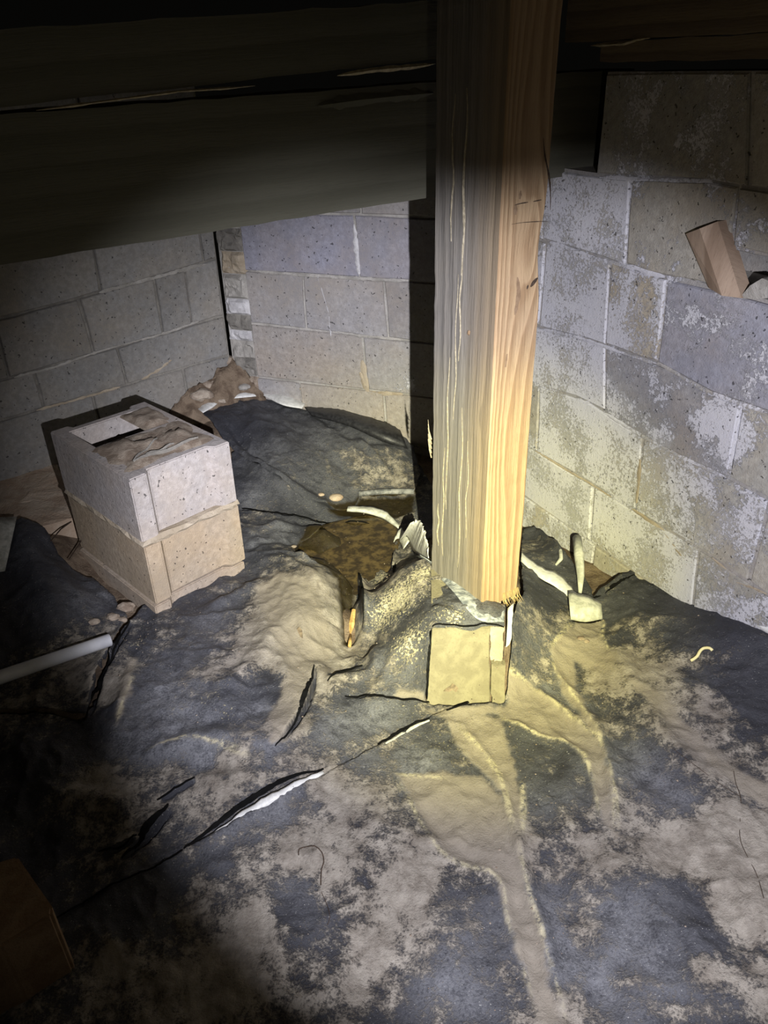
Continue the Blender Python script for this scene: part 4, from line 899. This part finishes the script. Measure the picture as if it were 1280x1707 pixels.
def bedding(zc, h, seed, m, over=.004):
    rs = np.random.RandomState(seed); L = []
    for (p, q) in (((0, 0), (wx, 0)), ((wx, 0), (wx, ly)), ((wx, ly), (0, ly)), ((0, ly), (0, 0))):
        k = 16
        for i in range(k): L.append((p[0]+(q[0]-p[0])*i/k, p[1]+(q[1]-p[1])*i/k))
    def rg(dz, base): return [sp_(u+np.sign(u-wx/2)*(base+(rs.rand()-.5)*.007)*(abs(u-wx/2) > wx*.49), v+np.sign(v-ly/2)*(base+(rs.rand()-.5)*.007)*(abs(v-ly/2) > ly*.49), zc+dz+(rs.rand()-.5)*.007) for u, v in L]
    A_, B_, C_ = rg(h*.75, -.001), rg(0, over), rg(-h*.75, -.001); n = len(L); V = A_+B_+C_; Fc = [list(range(n)), list(range(2*n, 3*n))[::-1]]
    for r in (0, 1): Fc += [[r*n+i, r*n+(i+1) % n, (r+1)*n+(i+1) % n, (r+1)*n+i] for i in range(n)]
    return mesh('mortar_bed', V, Fc, m, stack, smooth=False)
o = bedding((zm+zm2)/2, .012, 5, M['tanmortar']); tag(o, 'tan mortar squeezed out between the blocks')
# broken mortar filling the cavities
def heap(u0, u1, v0, v1, z, amp, m, seed, name='mortar_fill'):
    nu, nv = 22, 12; V = []; Fc = []
    U = np.linspace(u0, u1, nu); W_ = np.linspace(v0, v1, nv)
    for i, u in enumerate(U):
        for j, v in enumerate(W_):
            e = min(1, 5*min(i/(nu-1), 1-i/(nu-1), j/(nv-1), 1-j/(nv-1))+.0)
            V.append(sp_(u, v, z+amp*(fbm(np.array([u]), np.array([v]), 22, 4, seed)[0]-.35)*e-(1-e)*.006))
    for i in range(nu-1):
        for j in range(nv-1): q_ = i*nv+j; Fc.append([q_, q_+1, q_+nv+1, q_+nv])
    return mesh(name, V, Fc, m, stack, smooth=True)
# top skin of old mortar over the near cavity
o = heap(.004, wx-.006, .030, ly*.5+.022, zt+.004, .034, M['stone'], 15); tag(o, 'brown broken mortar over the near cavity')
heap(.04, wx-.042, ly*.5+.02, ly-.13, zt-.03, .05, M['stone'], 19)
heap(wx-.11, wx-.008, ly*.5+.02, ly-.03, zt+.001, .022, M['stone'], 21)
for k, (px0, py0, px1, py1, wd) in enumerate([(222, 768, 262, 731, .004), (222, 769, 330, 730, .005), (240, 760, 290, 740, .004)]):
    A_ = ground(px0, py0, zt+.008); B_ = ground(px1, py1, zt+.010); pts = [A_+(B_-A_)*t+np.array([0, 0, .004*math.sin(9*t)]) for t in np.linspace(0, 1, 9)]
    V, Fc = tube(pts, [wd*(.5+.5*math.sin(3.1*t)) for t in np.linspace(0, 1, 9)], 5); mesh('mortar_ridge', V, Fc, M['mortar_dark'], stack)

# ================================================================== PLASTIC SHEETS
RES = .0042
foreground = [(-260,1700),(0,1582),(70,1543),(165,1490),(235,1455),(310,1419),(345,1404),(420,1360),(480,1325),(540,1292),(585,1272),(640,1240),(700,1206),(745,1182),(780,1176),(843,1173),(849,1120),(853,1080),(856,1030),(862,1012),(874,990),(868,940),(900,966),(943,992),(952,1003),(950,1030),(958,1038),(1003,1036),(1000,1008),(985,1003),(1010,977),(1050,958),(1090,957),(1116,962),(1165,986),(1215,1012),(1245,1036),(1280,1062),(1420,1160),(1600,1400),(1500,1900),(600,1960),(-100,1900)]
sf = sheet('plastic_ground_sheet', foreground, .003, RES, lift=[([(300,1422),(345,1404),(420,1360),(480,1325),(540,1292)], .010, .016), ([(985,1003),(1010,977),(1050,958),(1090,957)], .010, .02), ([(560,1284),(640,1240),(700,1206)], .004, .012)])
tag(sf, 'muddy black plastic sheet covering the whole foreground and the right side', 'plastic sheet')
middle = [(-260,1705),(0,1590),(70,1551),(165,1498),(235,1463),(310,1427),(420,1368),(540,1300),(640,1248),(700,1214),(745,1190),(790,1180),(712,1176),(709,1165),(714,1100),(717,1049),(730,1046),(790,1047),(841,1046),(842,1012),(812,1003),(765,972),(717,940),(692,925),(684,905),(672,893),(660,910),(656,930),(650,955),(632,948),(612,962),(606,985),(600,950),(592,946),(590,985),(575,972),(555,955),(520,935),(488,920),(500,905),(530,888),(562,879),(520,870),(470,861),(400,850),(380,850),(330,900),(300,960),(240,1010),(216,1036),(185,1090),(143,1200),(60,1190),(-260,1175)]
sm_ = sheet('plastic_ground_sheet', middle, -.001, RES, lift=[([(692,925),(672,893),(658,915),(650,955)], .014, .012), ([(400,850),(470,861),(562,879)], .006, .014), ([(717,1049),(714,1100),(709,1165)], .006, .01), ([(590,985),(575,972),(555,955),(520,935),(488,920)], .006, .012)])
tag(sm_, 'grey dusty crumpled plastic sheet between the stacked blocks and the post', 'plastic sheet')
left = [(-260,890),(0,878),(20,875),(38,877),(75,892),(100,935),(125,955),(155,968),(190,1000),(214,1033),(190,1078),(165,1130),(146,1192),(60,1185),(-260,1170)]
sl_ = sheet('plastic_ground_sheet', left, .010, .006, lift=[([(20,875),(38,877),(75,892),(100,935)], .02, .03)])
tag(sl_, 'dark plastic sheet with a curled edge at the left, behind the white pipe', 'plastic sheet')
under = [(385,745),(440,745),(700,770),(760,860),(700,900),(690,1100),(560,1110),(480,960),(330,960),(300,900),(380,850)]
su = sheet('plastic_ground_sheet', under, -.014, .007)
tag(su, 'wet dark plastic sheet lining the hollow under the pool of water', 'plastic sheet')
flap = [(334,690),(350,674),(368,664),(400,662),(440,659),(480,675),(505,686),(560,694),(610,706),(662,720),(690,748),(700,790),(690,822),(640,828),(600,826),(585,850),(560,853),(505,838),(444,794),(400,760),(370,730)]
sb = sheet('plastic_ground_sheet', flap, .006, RES, lift=[([(662,720),(610,706),(560,694),(505,686)], .012, .014), ([(444,794),(505,838),(560,853)], .012, .02), ([(334,690),(368,664),(440,659)], .01, .02)])
tag(sb, 'black plastic flap lying up against the back wall, dusty toward the post', 'plastic sheet')
rear = [(872,884),(885,880),(905,895),(935,925),(965,950),(985,985),(990,1006),(955,1000),(925,970),(900,962),(876,935),(868,925)]
sr = sheet('plastic_ground_sheet', rear, .002, .006, lift=[([(885,880),(905,895),(935,925),(960,945)], .02, .016)])
tag(sr, 'torn plastic scrap behind the post at the foot of the right wall', 'plastic sheet')

# curled white edges ------------------------------------------------
def lip(name, low, high, m, parent=None, arch=.3, n2=6, jit=.002, seed=0, th=.0012):
    """curled strip between two 3-D edge lines (equal count), bowed towards the viewer"""
    rs = np.random.RandomState(seed); Lw = smoothline(np.array(low), .012); Hg = smoothline(np.array(high), .012); n = max(len(Lw), len(Hg))
    def rsm(L): t = np.linspace(0, len(L)-1, n); i = np.minimum(t.astype(int), len(L)-2); return L[i]+(L[i+1]-L[i])*(t-i)[:, None]
    Lw, Hg = rsm(Lw), rsm(Hg); V = []; 
    for i in range(n):
        a_, b2 = Lw[i], Hg[i]+(rs.rand(3)-.5)*jit*2; d = b2-a_; ln = np.linalg.norm(d); to = CAM-(a_+b2)/2; to /= np.linalg.norm(to)
        for j in range(n2+1): t = j/n2; V.append(a_+d*t+to*ln*arch*math.sin(math.pi*t))
    Fc = [[i*(n2+1)+j, i*(n2+1)+j+1, (i+1)*(n2+1)+j+1, (i+1)*(n2+1)+j] for i in range(n-1) for j in range(n2)]
    o = mesh(name, V, Fc, m, parent, smooth=True); md = o.modifiers.new('thickness', 'SOLIDIFY'); md.thickness = th; md.offset = -1; return o
def Q3(L, up): return [P3(x, y, u if np.isscalar(up) else u) for (x, y), u in zip(L, np.broadcast_to(up, (len(L),)))]
def H3(L, z): return [ground(x, y, h) for (x, y), h in zip(L, np.broadcast_to(z, (len(L),)))]
o = lip('curled_edge', Q3([(308,1420),(350,1402),(420,1362),(480,1330),(541,1292)], .004), Q3([(309,1417),(350,1397),(420,1349),(480,1315),(538,1288)], [.005,.009,.012,.012,.006]), M['white'], sf, .35, seed=1)
tag(o, 'white underside showing where the edge curls up')
o = lip('curled_edge', Q3([(1218,1018),(1245,1040),(1285,1068)], .012), Q3([(1216,1008),(1248,1025),(1285,1047)], [.012,.02,.03]), M['white'], sf, .2, seed=2); tag(o, 'white underside curled against the right wall')
o = lip('curled_edge', Q3([(951,1036),(975,1040),(1004,1035)], .006), Q3([(945,1000),(970,1008),(1000,1012)], [.03,.036,.02]), M['whitedirty'], sf, .25, seed=3); tag(o, 'pale upturned end of a mud-filled fold')
o = lip('torn_edge', Q3([(868,938),(900,966),(925,980),(952,1003)], .004), Q3([(868,927),(902,952),(930,962),(955,990)], .012), M['white'], sf, .2, seed=4); tag(o, 'white torn edge behind the post')
o = lip('curled_edge', Q3([(843,1080),(845,1050),(846,1015)], .002), Q3([(850,1082),(853,1050),(856,1012)], .014), M['white'], sf, .1, seed=5); tag(o, 'white edge beside the tan block')
o = lip('torn_edge', Q3([(640,1244),(670,1228),(700,1211),(716,1204)], .004), Q3([(639,1242),(669,1225),(699,1208),(716,1203)], .005), M['whitedirty'], sf, .3, seed=15)
# strip of plastic under the post edge
o = lip('folded_strip', [P3(693,932,.010), P3(748,985,.012), P3(795,1036,.008), P3(840,1040,.006)], [ground(700,925,.150), ground(758,963,.150), ground(812,1001,.146), ground(842,1007,.140)], M['bluegrey'], sm_, .12, 8, .001, 6)
tag(o, 'blue-grey dusty strip folded along the foot of the post')
o = lip('torn_edge', [P3(664,905,.004), P3(676,900,.01), P3(690,925,.014), P3(715,938,.014)], [ground(686,872,.12), ground(697,866,.14), ground(706,880,.15), ground(714,916,.15)], M['white'], sm_, .15, 6, .004, 7); tag(o, 'white torn shreds at the left foot of the post')
o = lip('torn_edge', [P3(655,912,.006), P3(664,905,.008), P3(672,920,.01)], [P3(658,905,.02), P3(668,893,.03), P3(682,915,.03)], M['whitedirty'], sm_, .15, 6, .003, 8)
# back flap white rims
o = lip('curled_edge', Q3([(340,697),(356,688),(370,676),(378,672)], .022), Q3([(331,690),(343,673),(360,661),(370,659)], [.022,.034,.034,.024]), M['white'], sb, .2, seed=9); tag(o, 'white underside showing along the top edge')
lip('curled_edge', Q3([(372,674),(400,672),(440,668)], .022), Q3([(366,660),(400,658),(440,653)], [.024,.032,.028]), M['white'], sb, .2, seed=10)
lip('curled_edge', Q3([(440,668),(472,684),(504,690)], .022), Q3([(438,652),(478,664),(510,682)], [.028,.034,.024]), M['white'], sb, .2, seed=11)
o = lip('folded_rim', [P3(520,698,.01), P3(580,715,.012), P3(640,742,.012), P3(680,752,.008)], [P3(508,684,.015), P3(570,694,.03), P3(640,713,.03), P3(664,719,.022)], M['black'], sb, .3, seed=12); tag(o, 'stiff black fold along the top edge')
o = lip('curled_edge', Q3([(578,855),(610,858),(640,868),(664,886)], .006), Q3([(580,850),(612,850),(642,858),(665,880)], .014), M['whitedirty'], su, .4, seed=13); tag(o, 'pale rim of plastic above the pool')
# left sheet curl
o = lip('curled_edge', [P3(-40,958,.01), P3(-10,960,.01), P3(10,957,.01)], [P3(-40,892,.045), P3(0,886,.045), P3(34,880,.04)], M['whitedirty'], sl_, .15, seed=14); tag(o, 'grey white underside curled over at the far left')
# cone of curled plastic by the right wall
pts = [P3(966, 1003, .006), P3(966, 975, .03), P3(962, 950, .05), P3(958, 928, .065)]
V, Fc = tube(pts, [.002, .010, .014, .013], 12, cap=False); o = mesh('curled_strip', V, Fc, M['whitedirty'], sr, smooth=True); tag(o, 'pale strip rolled into a cone'); md = o.modifiers.new('thickness', 'SOLIDIFY'); md.thickness = .001
pts = [P3(925, 912, .01), P3(934, 925, .014), P3(934, 938, .012), P3(926, 944, .004)]
V, Fc = tube(pts, [.003, .006, .006, .003], 8); mesh('curled_strip', V, Fc, M['whitedirty'], sr, smooth=True)

DARK = [([(524,1110),(517,1145),(503,1182),(482,1215),(459,1245)], 7, 'painted crease shade left of centre, below the mud patch', sm_),  # shadow lines along folds and edges, put in as near-black strips
 ([(281,1342),(270,1360),(250,1382),(228,1408),(203,1432)], 12, 'short broad painted crease shade toward the lower left', sm_),
 ([(217,1036),(192,1078),(168,1125),(155,1165),(143,1198)], 7, 'long painted crease shade running down from the pipe end', sm_),
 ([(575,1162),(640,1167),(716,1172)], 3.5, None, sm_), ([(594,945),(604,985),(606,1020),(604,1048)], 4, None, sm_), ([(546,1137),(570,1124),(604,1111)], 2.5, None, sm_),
 ([(325,1297),(300,1312),(262,1335)], 3, None, sm_), ([(230,1399),(200,1412),(165,1421)], 3, None, sm_), ([(404,849),(470,858),(560,874),(640,880)], 3.5, 'thin painted shade at the overlap above the pool', sm_),
 ([(308,1418),(350,1388),(420,1336),(480,1302),(540,1285)], 9, 'painted shadow behind the curled white edge', sf), ([(630,1244),(665,1224),(690,1210),(716,1200)], 5, None, sf), ([(70,1545),(165,1492),(235,1457),(305,1420)], 3, None, sf),
 ([(656,958),(657,925),(652,905),(664,892),(668,888)], 6, 'painted shade at the torn flap beside the post', sm_), ([(985,1004),(1010,988),(1045,966),(1075,957)], 7, 'painted shade at the foot of the right wall', sf),
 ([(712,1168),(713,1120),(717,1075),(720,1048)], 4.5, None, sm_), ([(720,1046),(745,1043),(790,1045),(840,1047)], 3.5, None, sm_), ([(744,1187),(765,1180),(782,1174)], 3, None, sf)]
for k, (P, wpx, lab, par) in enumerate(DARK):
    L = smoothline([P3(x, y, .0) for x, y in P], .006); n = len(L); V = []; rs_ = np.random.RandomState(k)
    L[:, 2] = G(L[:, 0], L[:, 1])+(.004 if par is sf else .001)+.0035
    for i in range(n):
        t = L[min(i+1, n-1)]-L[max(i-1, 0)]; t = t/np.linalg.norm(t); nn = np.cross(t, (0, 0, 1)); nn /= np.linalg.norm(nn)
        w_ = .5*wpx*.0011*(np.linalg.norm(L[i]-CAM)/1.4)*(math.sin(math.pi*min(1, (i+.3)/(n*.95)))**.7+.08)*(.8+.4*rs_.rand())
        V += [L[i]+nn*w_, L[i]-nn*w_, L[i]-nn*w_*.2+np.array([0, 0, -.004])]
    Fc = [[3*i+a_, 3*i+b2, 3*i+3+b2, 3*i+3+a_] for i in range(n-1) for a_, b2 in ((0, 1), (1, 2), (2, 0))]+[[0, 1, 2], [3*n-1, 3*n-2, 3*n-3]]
    o = mesh('painted_crease_shade', V, Fc, M['deep'], par)
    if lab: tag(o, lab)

# pool ---------------------------------------------------------
zw = -.040
pool = [(478,912),(520,882),(575,866),(620,860),(668,885),(664,912),(654,958),(625,964),(606,975),(592,992),(560,972),(515,940)]
Pp = [ground(x, y, zw) for x, y in pool]; Pp = smoothline(np.array(Pp+[Pp[0]]), .01)[:-1]
cc = Pp.mean(0); V = [cc]+list(Pp); n = len(Pp); me_ = mesh('puddle', V, [[0, 1+i, 1+(i+1) % n] for i in range(n)], M['water'])
if me_.data.polygons[0].normal.z < 0: me_.data.flip_normals(); tag(me_, 'small pool of brown muddy water in the torn sheet left of the post', 'puddle')

# ================================================================== LOOSE THINGS
# white pipe
a_ = ground(185, 1066, .045); b2 = ground(0, 1129, .055); d = (b2-a_); b2 = a_+d*2.2
th = np.linalg.norm(a_-b2); V, Fc = tube([a_+d*.0, a_+d*.01, a_+d*1.1, b2], [.013, .0158, .0168, .0168], 28)
o = mesh('white_pipe', V, Fc, M['pvc'], smooth=True); tag(o, 'white plastic pipe entering from the left, its end near the stacked blocks', 'pipe')
# dark brown concrete piece at lower left
zb = .17
A_ = [ground(*q, zb) for q in ((28, 1426), (88, 1512), (86, 1524), (0, 1578), (-130, 1640), (-150, 1480))]
V, Fc = prism(A_, [np.array([p[0]*1.02, p[1]*1.02+.0, -.04]) for p in A_]); o = mesh('broken_block', V, Fc, M['brown']); tag(o, 'brown broken block cut off by the lower left edge of the picture', 'concrete block')
bm = bmesh.new(); bm.from_mesh(o.data); bmesh.ops.bevel(bm, geom=bm.edges[:], offset=.004, segments=2, affect='EDGES'); bm.to_mesh(o.data); bm.free()
# pale slab behind left sheet
rs = np.random.RandomState(31)
top = smoothline(np.array([ground(x, y, .085) for x, y in ((-140,795),(-40,786),(30,780),(62,775),(92,772),(98,785),(117,790),(122,815),(135,835),(141,858),(100,868),(60,878),(0,882),(-140,890))]), .02)
top = top+(rs.rand(*top.shape)-.5)*.006; bot = top.copy(); bot[:, 2] = -.02; bot[:, :2] = bot[:, :2]+(bot[:, :2]-bot[:, :2].mean(0))*.02
mz = top.mean(0)[2]; inn = []
for k_ in (.93, .75, .5, .25):
    L_ = top.mean(0)+(top-top.mean(0))*k_; L_[:, 2] = mz+.014*(fbm(L_[:, 0], L_[:, 1], 14, 4, 5)-.5); inn.append(L_)
n = len(top); V = list(bot)+list(top)+[p for L_ in inn for p in L_]; Fc = [[q_*n+i, q_*n+(i+1) % n, (q_+1)*n+(i+1) % n, (q_+1)*n+i] for q_ in range(5) for i in range(n)]+[[5*n+i for i in range(n)]]
o = mesh('rubble_slab', V, Fc, M['pale']); tag(o, 'flat pale tan slab of rubble at the left edge, left of the stacked blocks', 'rubble')
# black plastic edge behind the slab
o = lip('plastic_scrap', [ground(-60, 800, .06), ground(20, 785, .07), ground(70, 778, .07), ground(125, 775, .05)], [ground(-60, 770, .10), ground(20, 762, .11), ground(60, 752, .12), ground(110, 748, .10)], M['black'], None, .1, seed=21); tag(o, 'black plastic scrap standing behind the pale slab', 'plastic sheet')
# twigs left of the stack
for k, P in enumerate([[(88,916),(105,895),(125,880),(150,869)], [(118,944),(135,918),(146,898),(153,880)]]):
    V, Fc = tube([P3(x, y, .028-.004*k) for x, y in P], [.0016, .0022, .0022, .0014], 5); o = mesh('dark_twig', V, Fc, M['twig'])
    tag(o, ['thin dark twig left of the stacked blocks, the upper of two', 'thin dark twig left of the stacked blocks, the lower of two'][k], 'twig', 'twigs left of the stacked blocks')
# mortar crumbs at the foot of the stack
for k, (x, y, r) in enumerate([(213, 1018, .018), (190, 1035, .015), (160, 1042, .012), (205, 1040, .010)]):
    V, Fc = rock(P3(x, y, .012), r, (1.3, 1, .7), 90+k, 2); o = mesh('mortar_chunk', V, Fc, M['stone'], smooth=False)
    tag(o, ['largest mortar chunk at the near left foot of the stacked blocks', 'mortar chunk just beyond the end of the white pipe', 'small mortar chunk lying above the white pipe', 'smallest mortar chunk between pipe end and stacked blocks'][k], 'mortar chunk', 'mortar chunks by the pipe end')
# rubble mound in the cracked corner
MC = CORN+WM.n*.03+WL.n*.07
def moundz(x, y):
    c = np.array([x, y])-CORN[:2]; a = c @ WL.D[:2]; b = c @ WM.D[:2]   # along the left wall, along the back wall
    n1 = max(0., c @ WL.n[:2]); n2 = max(0., c @ WM.n[:2])                # out from each wall
    return -.05+max(.33*math.exp(-(a/.40)**2-(n1/.13)**2), .30*math.exp(-(b/.20)**2-(n2/.11)**2))
def moundh(x, y):
    z = moundz(x, y); f_ = fbm(np.array([x]), np.array([y]), 15, 5, 12, .6)[0]; return float(z+.09*(f_-.5)*min(1, max(0, z+.05)*8))
def mound():
    cx, cy = MC[:2]; xs = np.linspace(-.55, .40, 95); ys = np.linspace(-.45, .25, 70); V = []; Fc = []
    for x in xs:
        for y in ys:
            q_ = np.array([cx+x, cy+y, 0.])
            for W_ in (WM, WL):
                dd_ = (q_-W_.P0) @ W_.n
                if dd_ < .006: q_ = q_+W_.n*(.006-dd_)
            V.append((q_[0], q_[1], moundh(q_[0], q_[1])))
    ny = len(ys)
    for i in range(len(xs)-1):
        for j in range(ny-1): q_ = i*ny+j; Fc.append([q_, q_+1, q_+ny+1, q_+ny])
    return mesh('soil_mound', V, Fc, M['soil'], smooth=True)
o = mound(); tag(o, 'heap of brown soil slumped in the cracked corner behind the stacked blocks', 'soil')
def on_mound(px, py):
    for zt_ in np.linspace(.34, .02, 70):
        g = ground(px, py, zt_)
        if moundh(g[0], g[1]) >= zt_: return g
    return ground(px, py, .06)
MO = [(300, 628, .024, 'pale stone high on the left slope of the soil heap'), (330, 615, .030, 'round brown stone near the top of the soil heap'), (352, 640, .022, 'smooth tan stone in the middle of the soil heap'), (300, 650, .042, 'broad pale stone low on the left slope of the soil heap'),
      (335, 658, .032, 'largest tan stone at the foot of the soil heap, nearest the stacked blocks'), (378, 600, .026, 'brown stone at the top of the soil heap under the wall crack'), (405, 645, .018, 'small pale stone on the right slope of the soil heap'), (368, 668, .016, 'small stone at the foot of the soil heap beside the plastic flap'),
      (275, 640, .018, 'small stone at the far left of the soil heap')]
for k, (x, y, r, l) in enumerate(MO):
    g_ = on_mound(x, y); V, Fc = rock(g_-np.array([0, 0, r*.05]), r, (1.35, 1, .7), 130+k, 3, .5); o = mesh('muddy_stone', V, Fc, M['stone'] if k in (1, 2, 5, 8) else M['mortar'] if k in (0, 6) else M['pale2'], smooth=True)
    tag(o, l, 'stone', 'stones in the soil heap')
# two pale stones beside the pool and in the mud
for (x, y, r, l, mt) in [(560, 832, .019, 'rounded tan stone on the wet plastic above the pool', 'pale'), (535, 826, .010, 'small tan stone left of the rounded stone above the pool', 'pale'), (490, 912, .007, 'pale pebble at the left tip of the pool', 'stone'), (968, 1066, .008, 'pale pebble, left of a pair in the mud fold right of the post', 'stone'), (977, 1070, .0065, 'pale pebble, right of a pair in the mud fold right of the post', 'stone'), (631, 1015, .004, 'tiny crumb on the gritty sheet left of the post', 'pale')][:5]:
    V, Fc = rock(P3(x, y, r*.35), r, (1.3, 1, .6), int(x), 2, .22); o = mesh('pebble', V, Fc, M[mt], smooth=True); tag(o, l, 'stone')
# amber bit of wood in the crevice
pts = [P3(590, 1022, .010), P3(587, 1045, .012), P3(585, 1065, .010)]
V, Fc = tube(pts, [.006, .009, .006], 7); o = mesh('wood_splinter', V, Fc, M['amber']); tag(o, 'amber wet splinter of wood in the dark crevice below the pool', 'wood splinter')
V, Fc = tube([P3(584.5, 1064, .012), P3(583, 1083, .012)], [.0045, .0045], 10); mesh('rounded_end', V, Fc, M['amber'], o, smooth=True)
# clear bottle neck by the wall shadow
V, Fc = tube([P3(598, 829, .014), P3(640, 826, .016), P3(690, 826, .016)], [.009, .010, .010], 14); o = mesh('plastic_tube', V, Fc, M['grey'], smooth=True); tag(o, 'shiny wet plastic tube lying at the lower edge of the back flap', 'tube')
# yellow curl
pts = [P3(1150, 1107, .010), P3(1160, 1101, .012), P3(1165, 1093, .014), P3(1172, 1088, .014), P3(1181, 1087, .012), P3(1186, 1090, .010)]
V, Fc = tube(smoothline(pts, .004), .0035, 8); Vn = np.array(V); n = len(Vn)//8
o = mesh('foam_curl', Vn, Fc, M['straw'], smooth=True); tag(o, 'small pale yellow curled scrap on the dark sheet at the right', 'scrap')
# roots and wires on the foreground sheet
for P, r, l in [([(498,1428),(499,1418),(512,1414),(525,1413),(537,1424),(540,1440),(536,1452),(535,1478)], .0011, 'thin dark curved root on the foreground mud'),
                ([(1222,1288),(1226,1310),(1234,1335),(1232,1395),(1242,1425),(1260,1460),(1272,1500)], .0007, 'hair-thin brown rootlet running down the mud at the right'),
                ([(536,1490),(545,1510),(550,1530),(546,1545)], .0006, 'faint pale rootlet below the curved root'),
                ([(1120,1250),(1160,1280),(1200,1310),(1232,1330)], .0006, 'hair-thin rootlet crossing the mud toward the right edge')]:
    V, Fc = tube(smoothline([P3(x, y, .0045) for x, y in P], .01), r, 5); o = mesh('rootlet', V, Fc, M['twig']); tag(o, l, 'root')
for (x, y, l) in [(710, 1053+0, '')][:0]: pass
P = [P3(x, y, .004) for x, y in [(495,1051),(499,1047),(504,1053),(505,1066),(501,1064)]]
leafmesh('dead_leaf', P, M['leaf'], .001, 'small brown leaf on the mud patch left of the crevice', 'leaf')
# grit: crumbs strewn over the sheets
rs = np.random.RandomState(55); V = []; Fc = []
spots = [(690, 1010, 90, 60), (230, 1075, 30, 20), (640, 960, 40, 30), (780, 1250, 120, 60), (900, 1500, 60, 160), (500, 1500, 260, 120), (560, 870, 60, 25), (1000, 1100, 60, 40), (1100, 1400, 160, 200), (380, 1130, 80, 60), (880, 1180, 60, 30)]
cr = []
for (x, y, a1, a2) in spots:
    for i in range(34): cr.append((x+rs.randn()*a1, y+rs.randn()*a2))
gg = [ground(x, y, 0) for x, y in cr if 0 < x < 1280 and y < 1690]; gx = np.array([g[0] for g in gg]); gy = np.array([g[1] for g in gg]); gz = G(gx, gy)+.0035
for x, y, z in zip(gx, gy, gz):
    r = .0012+.0018*rs.rand()**3; b = len(V); p = np.array([x, y, z])
    for q_ in ((1, 0, 0), (0, 1, 0), (-1, 0, 0), (0, -1, 0), (0, 0, .8)): V.append(p+np.array(q_)*r*(.6+.6*rs.rand()))
    Fc += [[b, b+1, b+4], [b+1, b+2, b+4], [b+2, b+3, b+4], [b+3, b, b+4], [b+3, b+2, b+1, b]]
o = mesh('mud_crumbs', V, Fc, M['stone']); tag(o, 'tiny mud crumbs scattered over the plastic sheets', 'grit', kind='stuff')
# scrap wood leaning on the ledge of the right wall
def wpt(x, y, off): s_, z_ = WR.at(x, y, off); return WR.pt(s_, z_, off)
b0, b1 = wpt(1180, 489, .018), wpt(1236, 497, .018); t0, t1_ = wpt(1143, 390, .030), wpt(1196, 369, .030)
b0[2] = max(b0[2], rA(-.1)); 
front = [b0, b1, wpt(1222, 430, .027), t1_, t0]
m1, m2 = wpt(1168, 400-14, .034), wpt(1203, 492, .028)
lowb, rowb = [], []
V = [b0, wpt(1203, 493, .034), b1, t1_, wpt(1166, 381, .044), t0]; back = [p-WR.n*.034 for p in V]; V2, Fc = prism(V, back)
o = mesh('scrap_wood', V2, Fc, M['scrap']); uvl = o.data.uv_layers.new(name='UVMap')
ax = (t0-b0)/np.linalg.norm(t0-b0); ay = (b1-b0)/np.linalg.norm(b1-b0)
for lp in o.data.loops:
    co = np.array(o.data.vertices[lp.vertex_index].co)+np.array(o.location)-b0; uvl.data[lp.index].uv = (co @ ay+.3*(co @ WR.n), co @ ax)
tag(o, 'short offcut of brown wood leaning in the broken joint of the right wall', 'wood offcut')
V = [wpt(1232, 497, .012), wpt(1262, 499, .014), wpt(1278, 497, .012), wpt(1281, 468, .016), wpt(1270, 464, .020), wpt(1250, 476, .020)]; V2, Fc = prism(V, [p-WR.n*.03 for p in V])
o = mesh('mortar_chunk', V2, Fc, M['mortar']); tag(o, 'pale pointed chunk beside the leaning wood offcut on the wall ledge', 'mortar chunk')
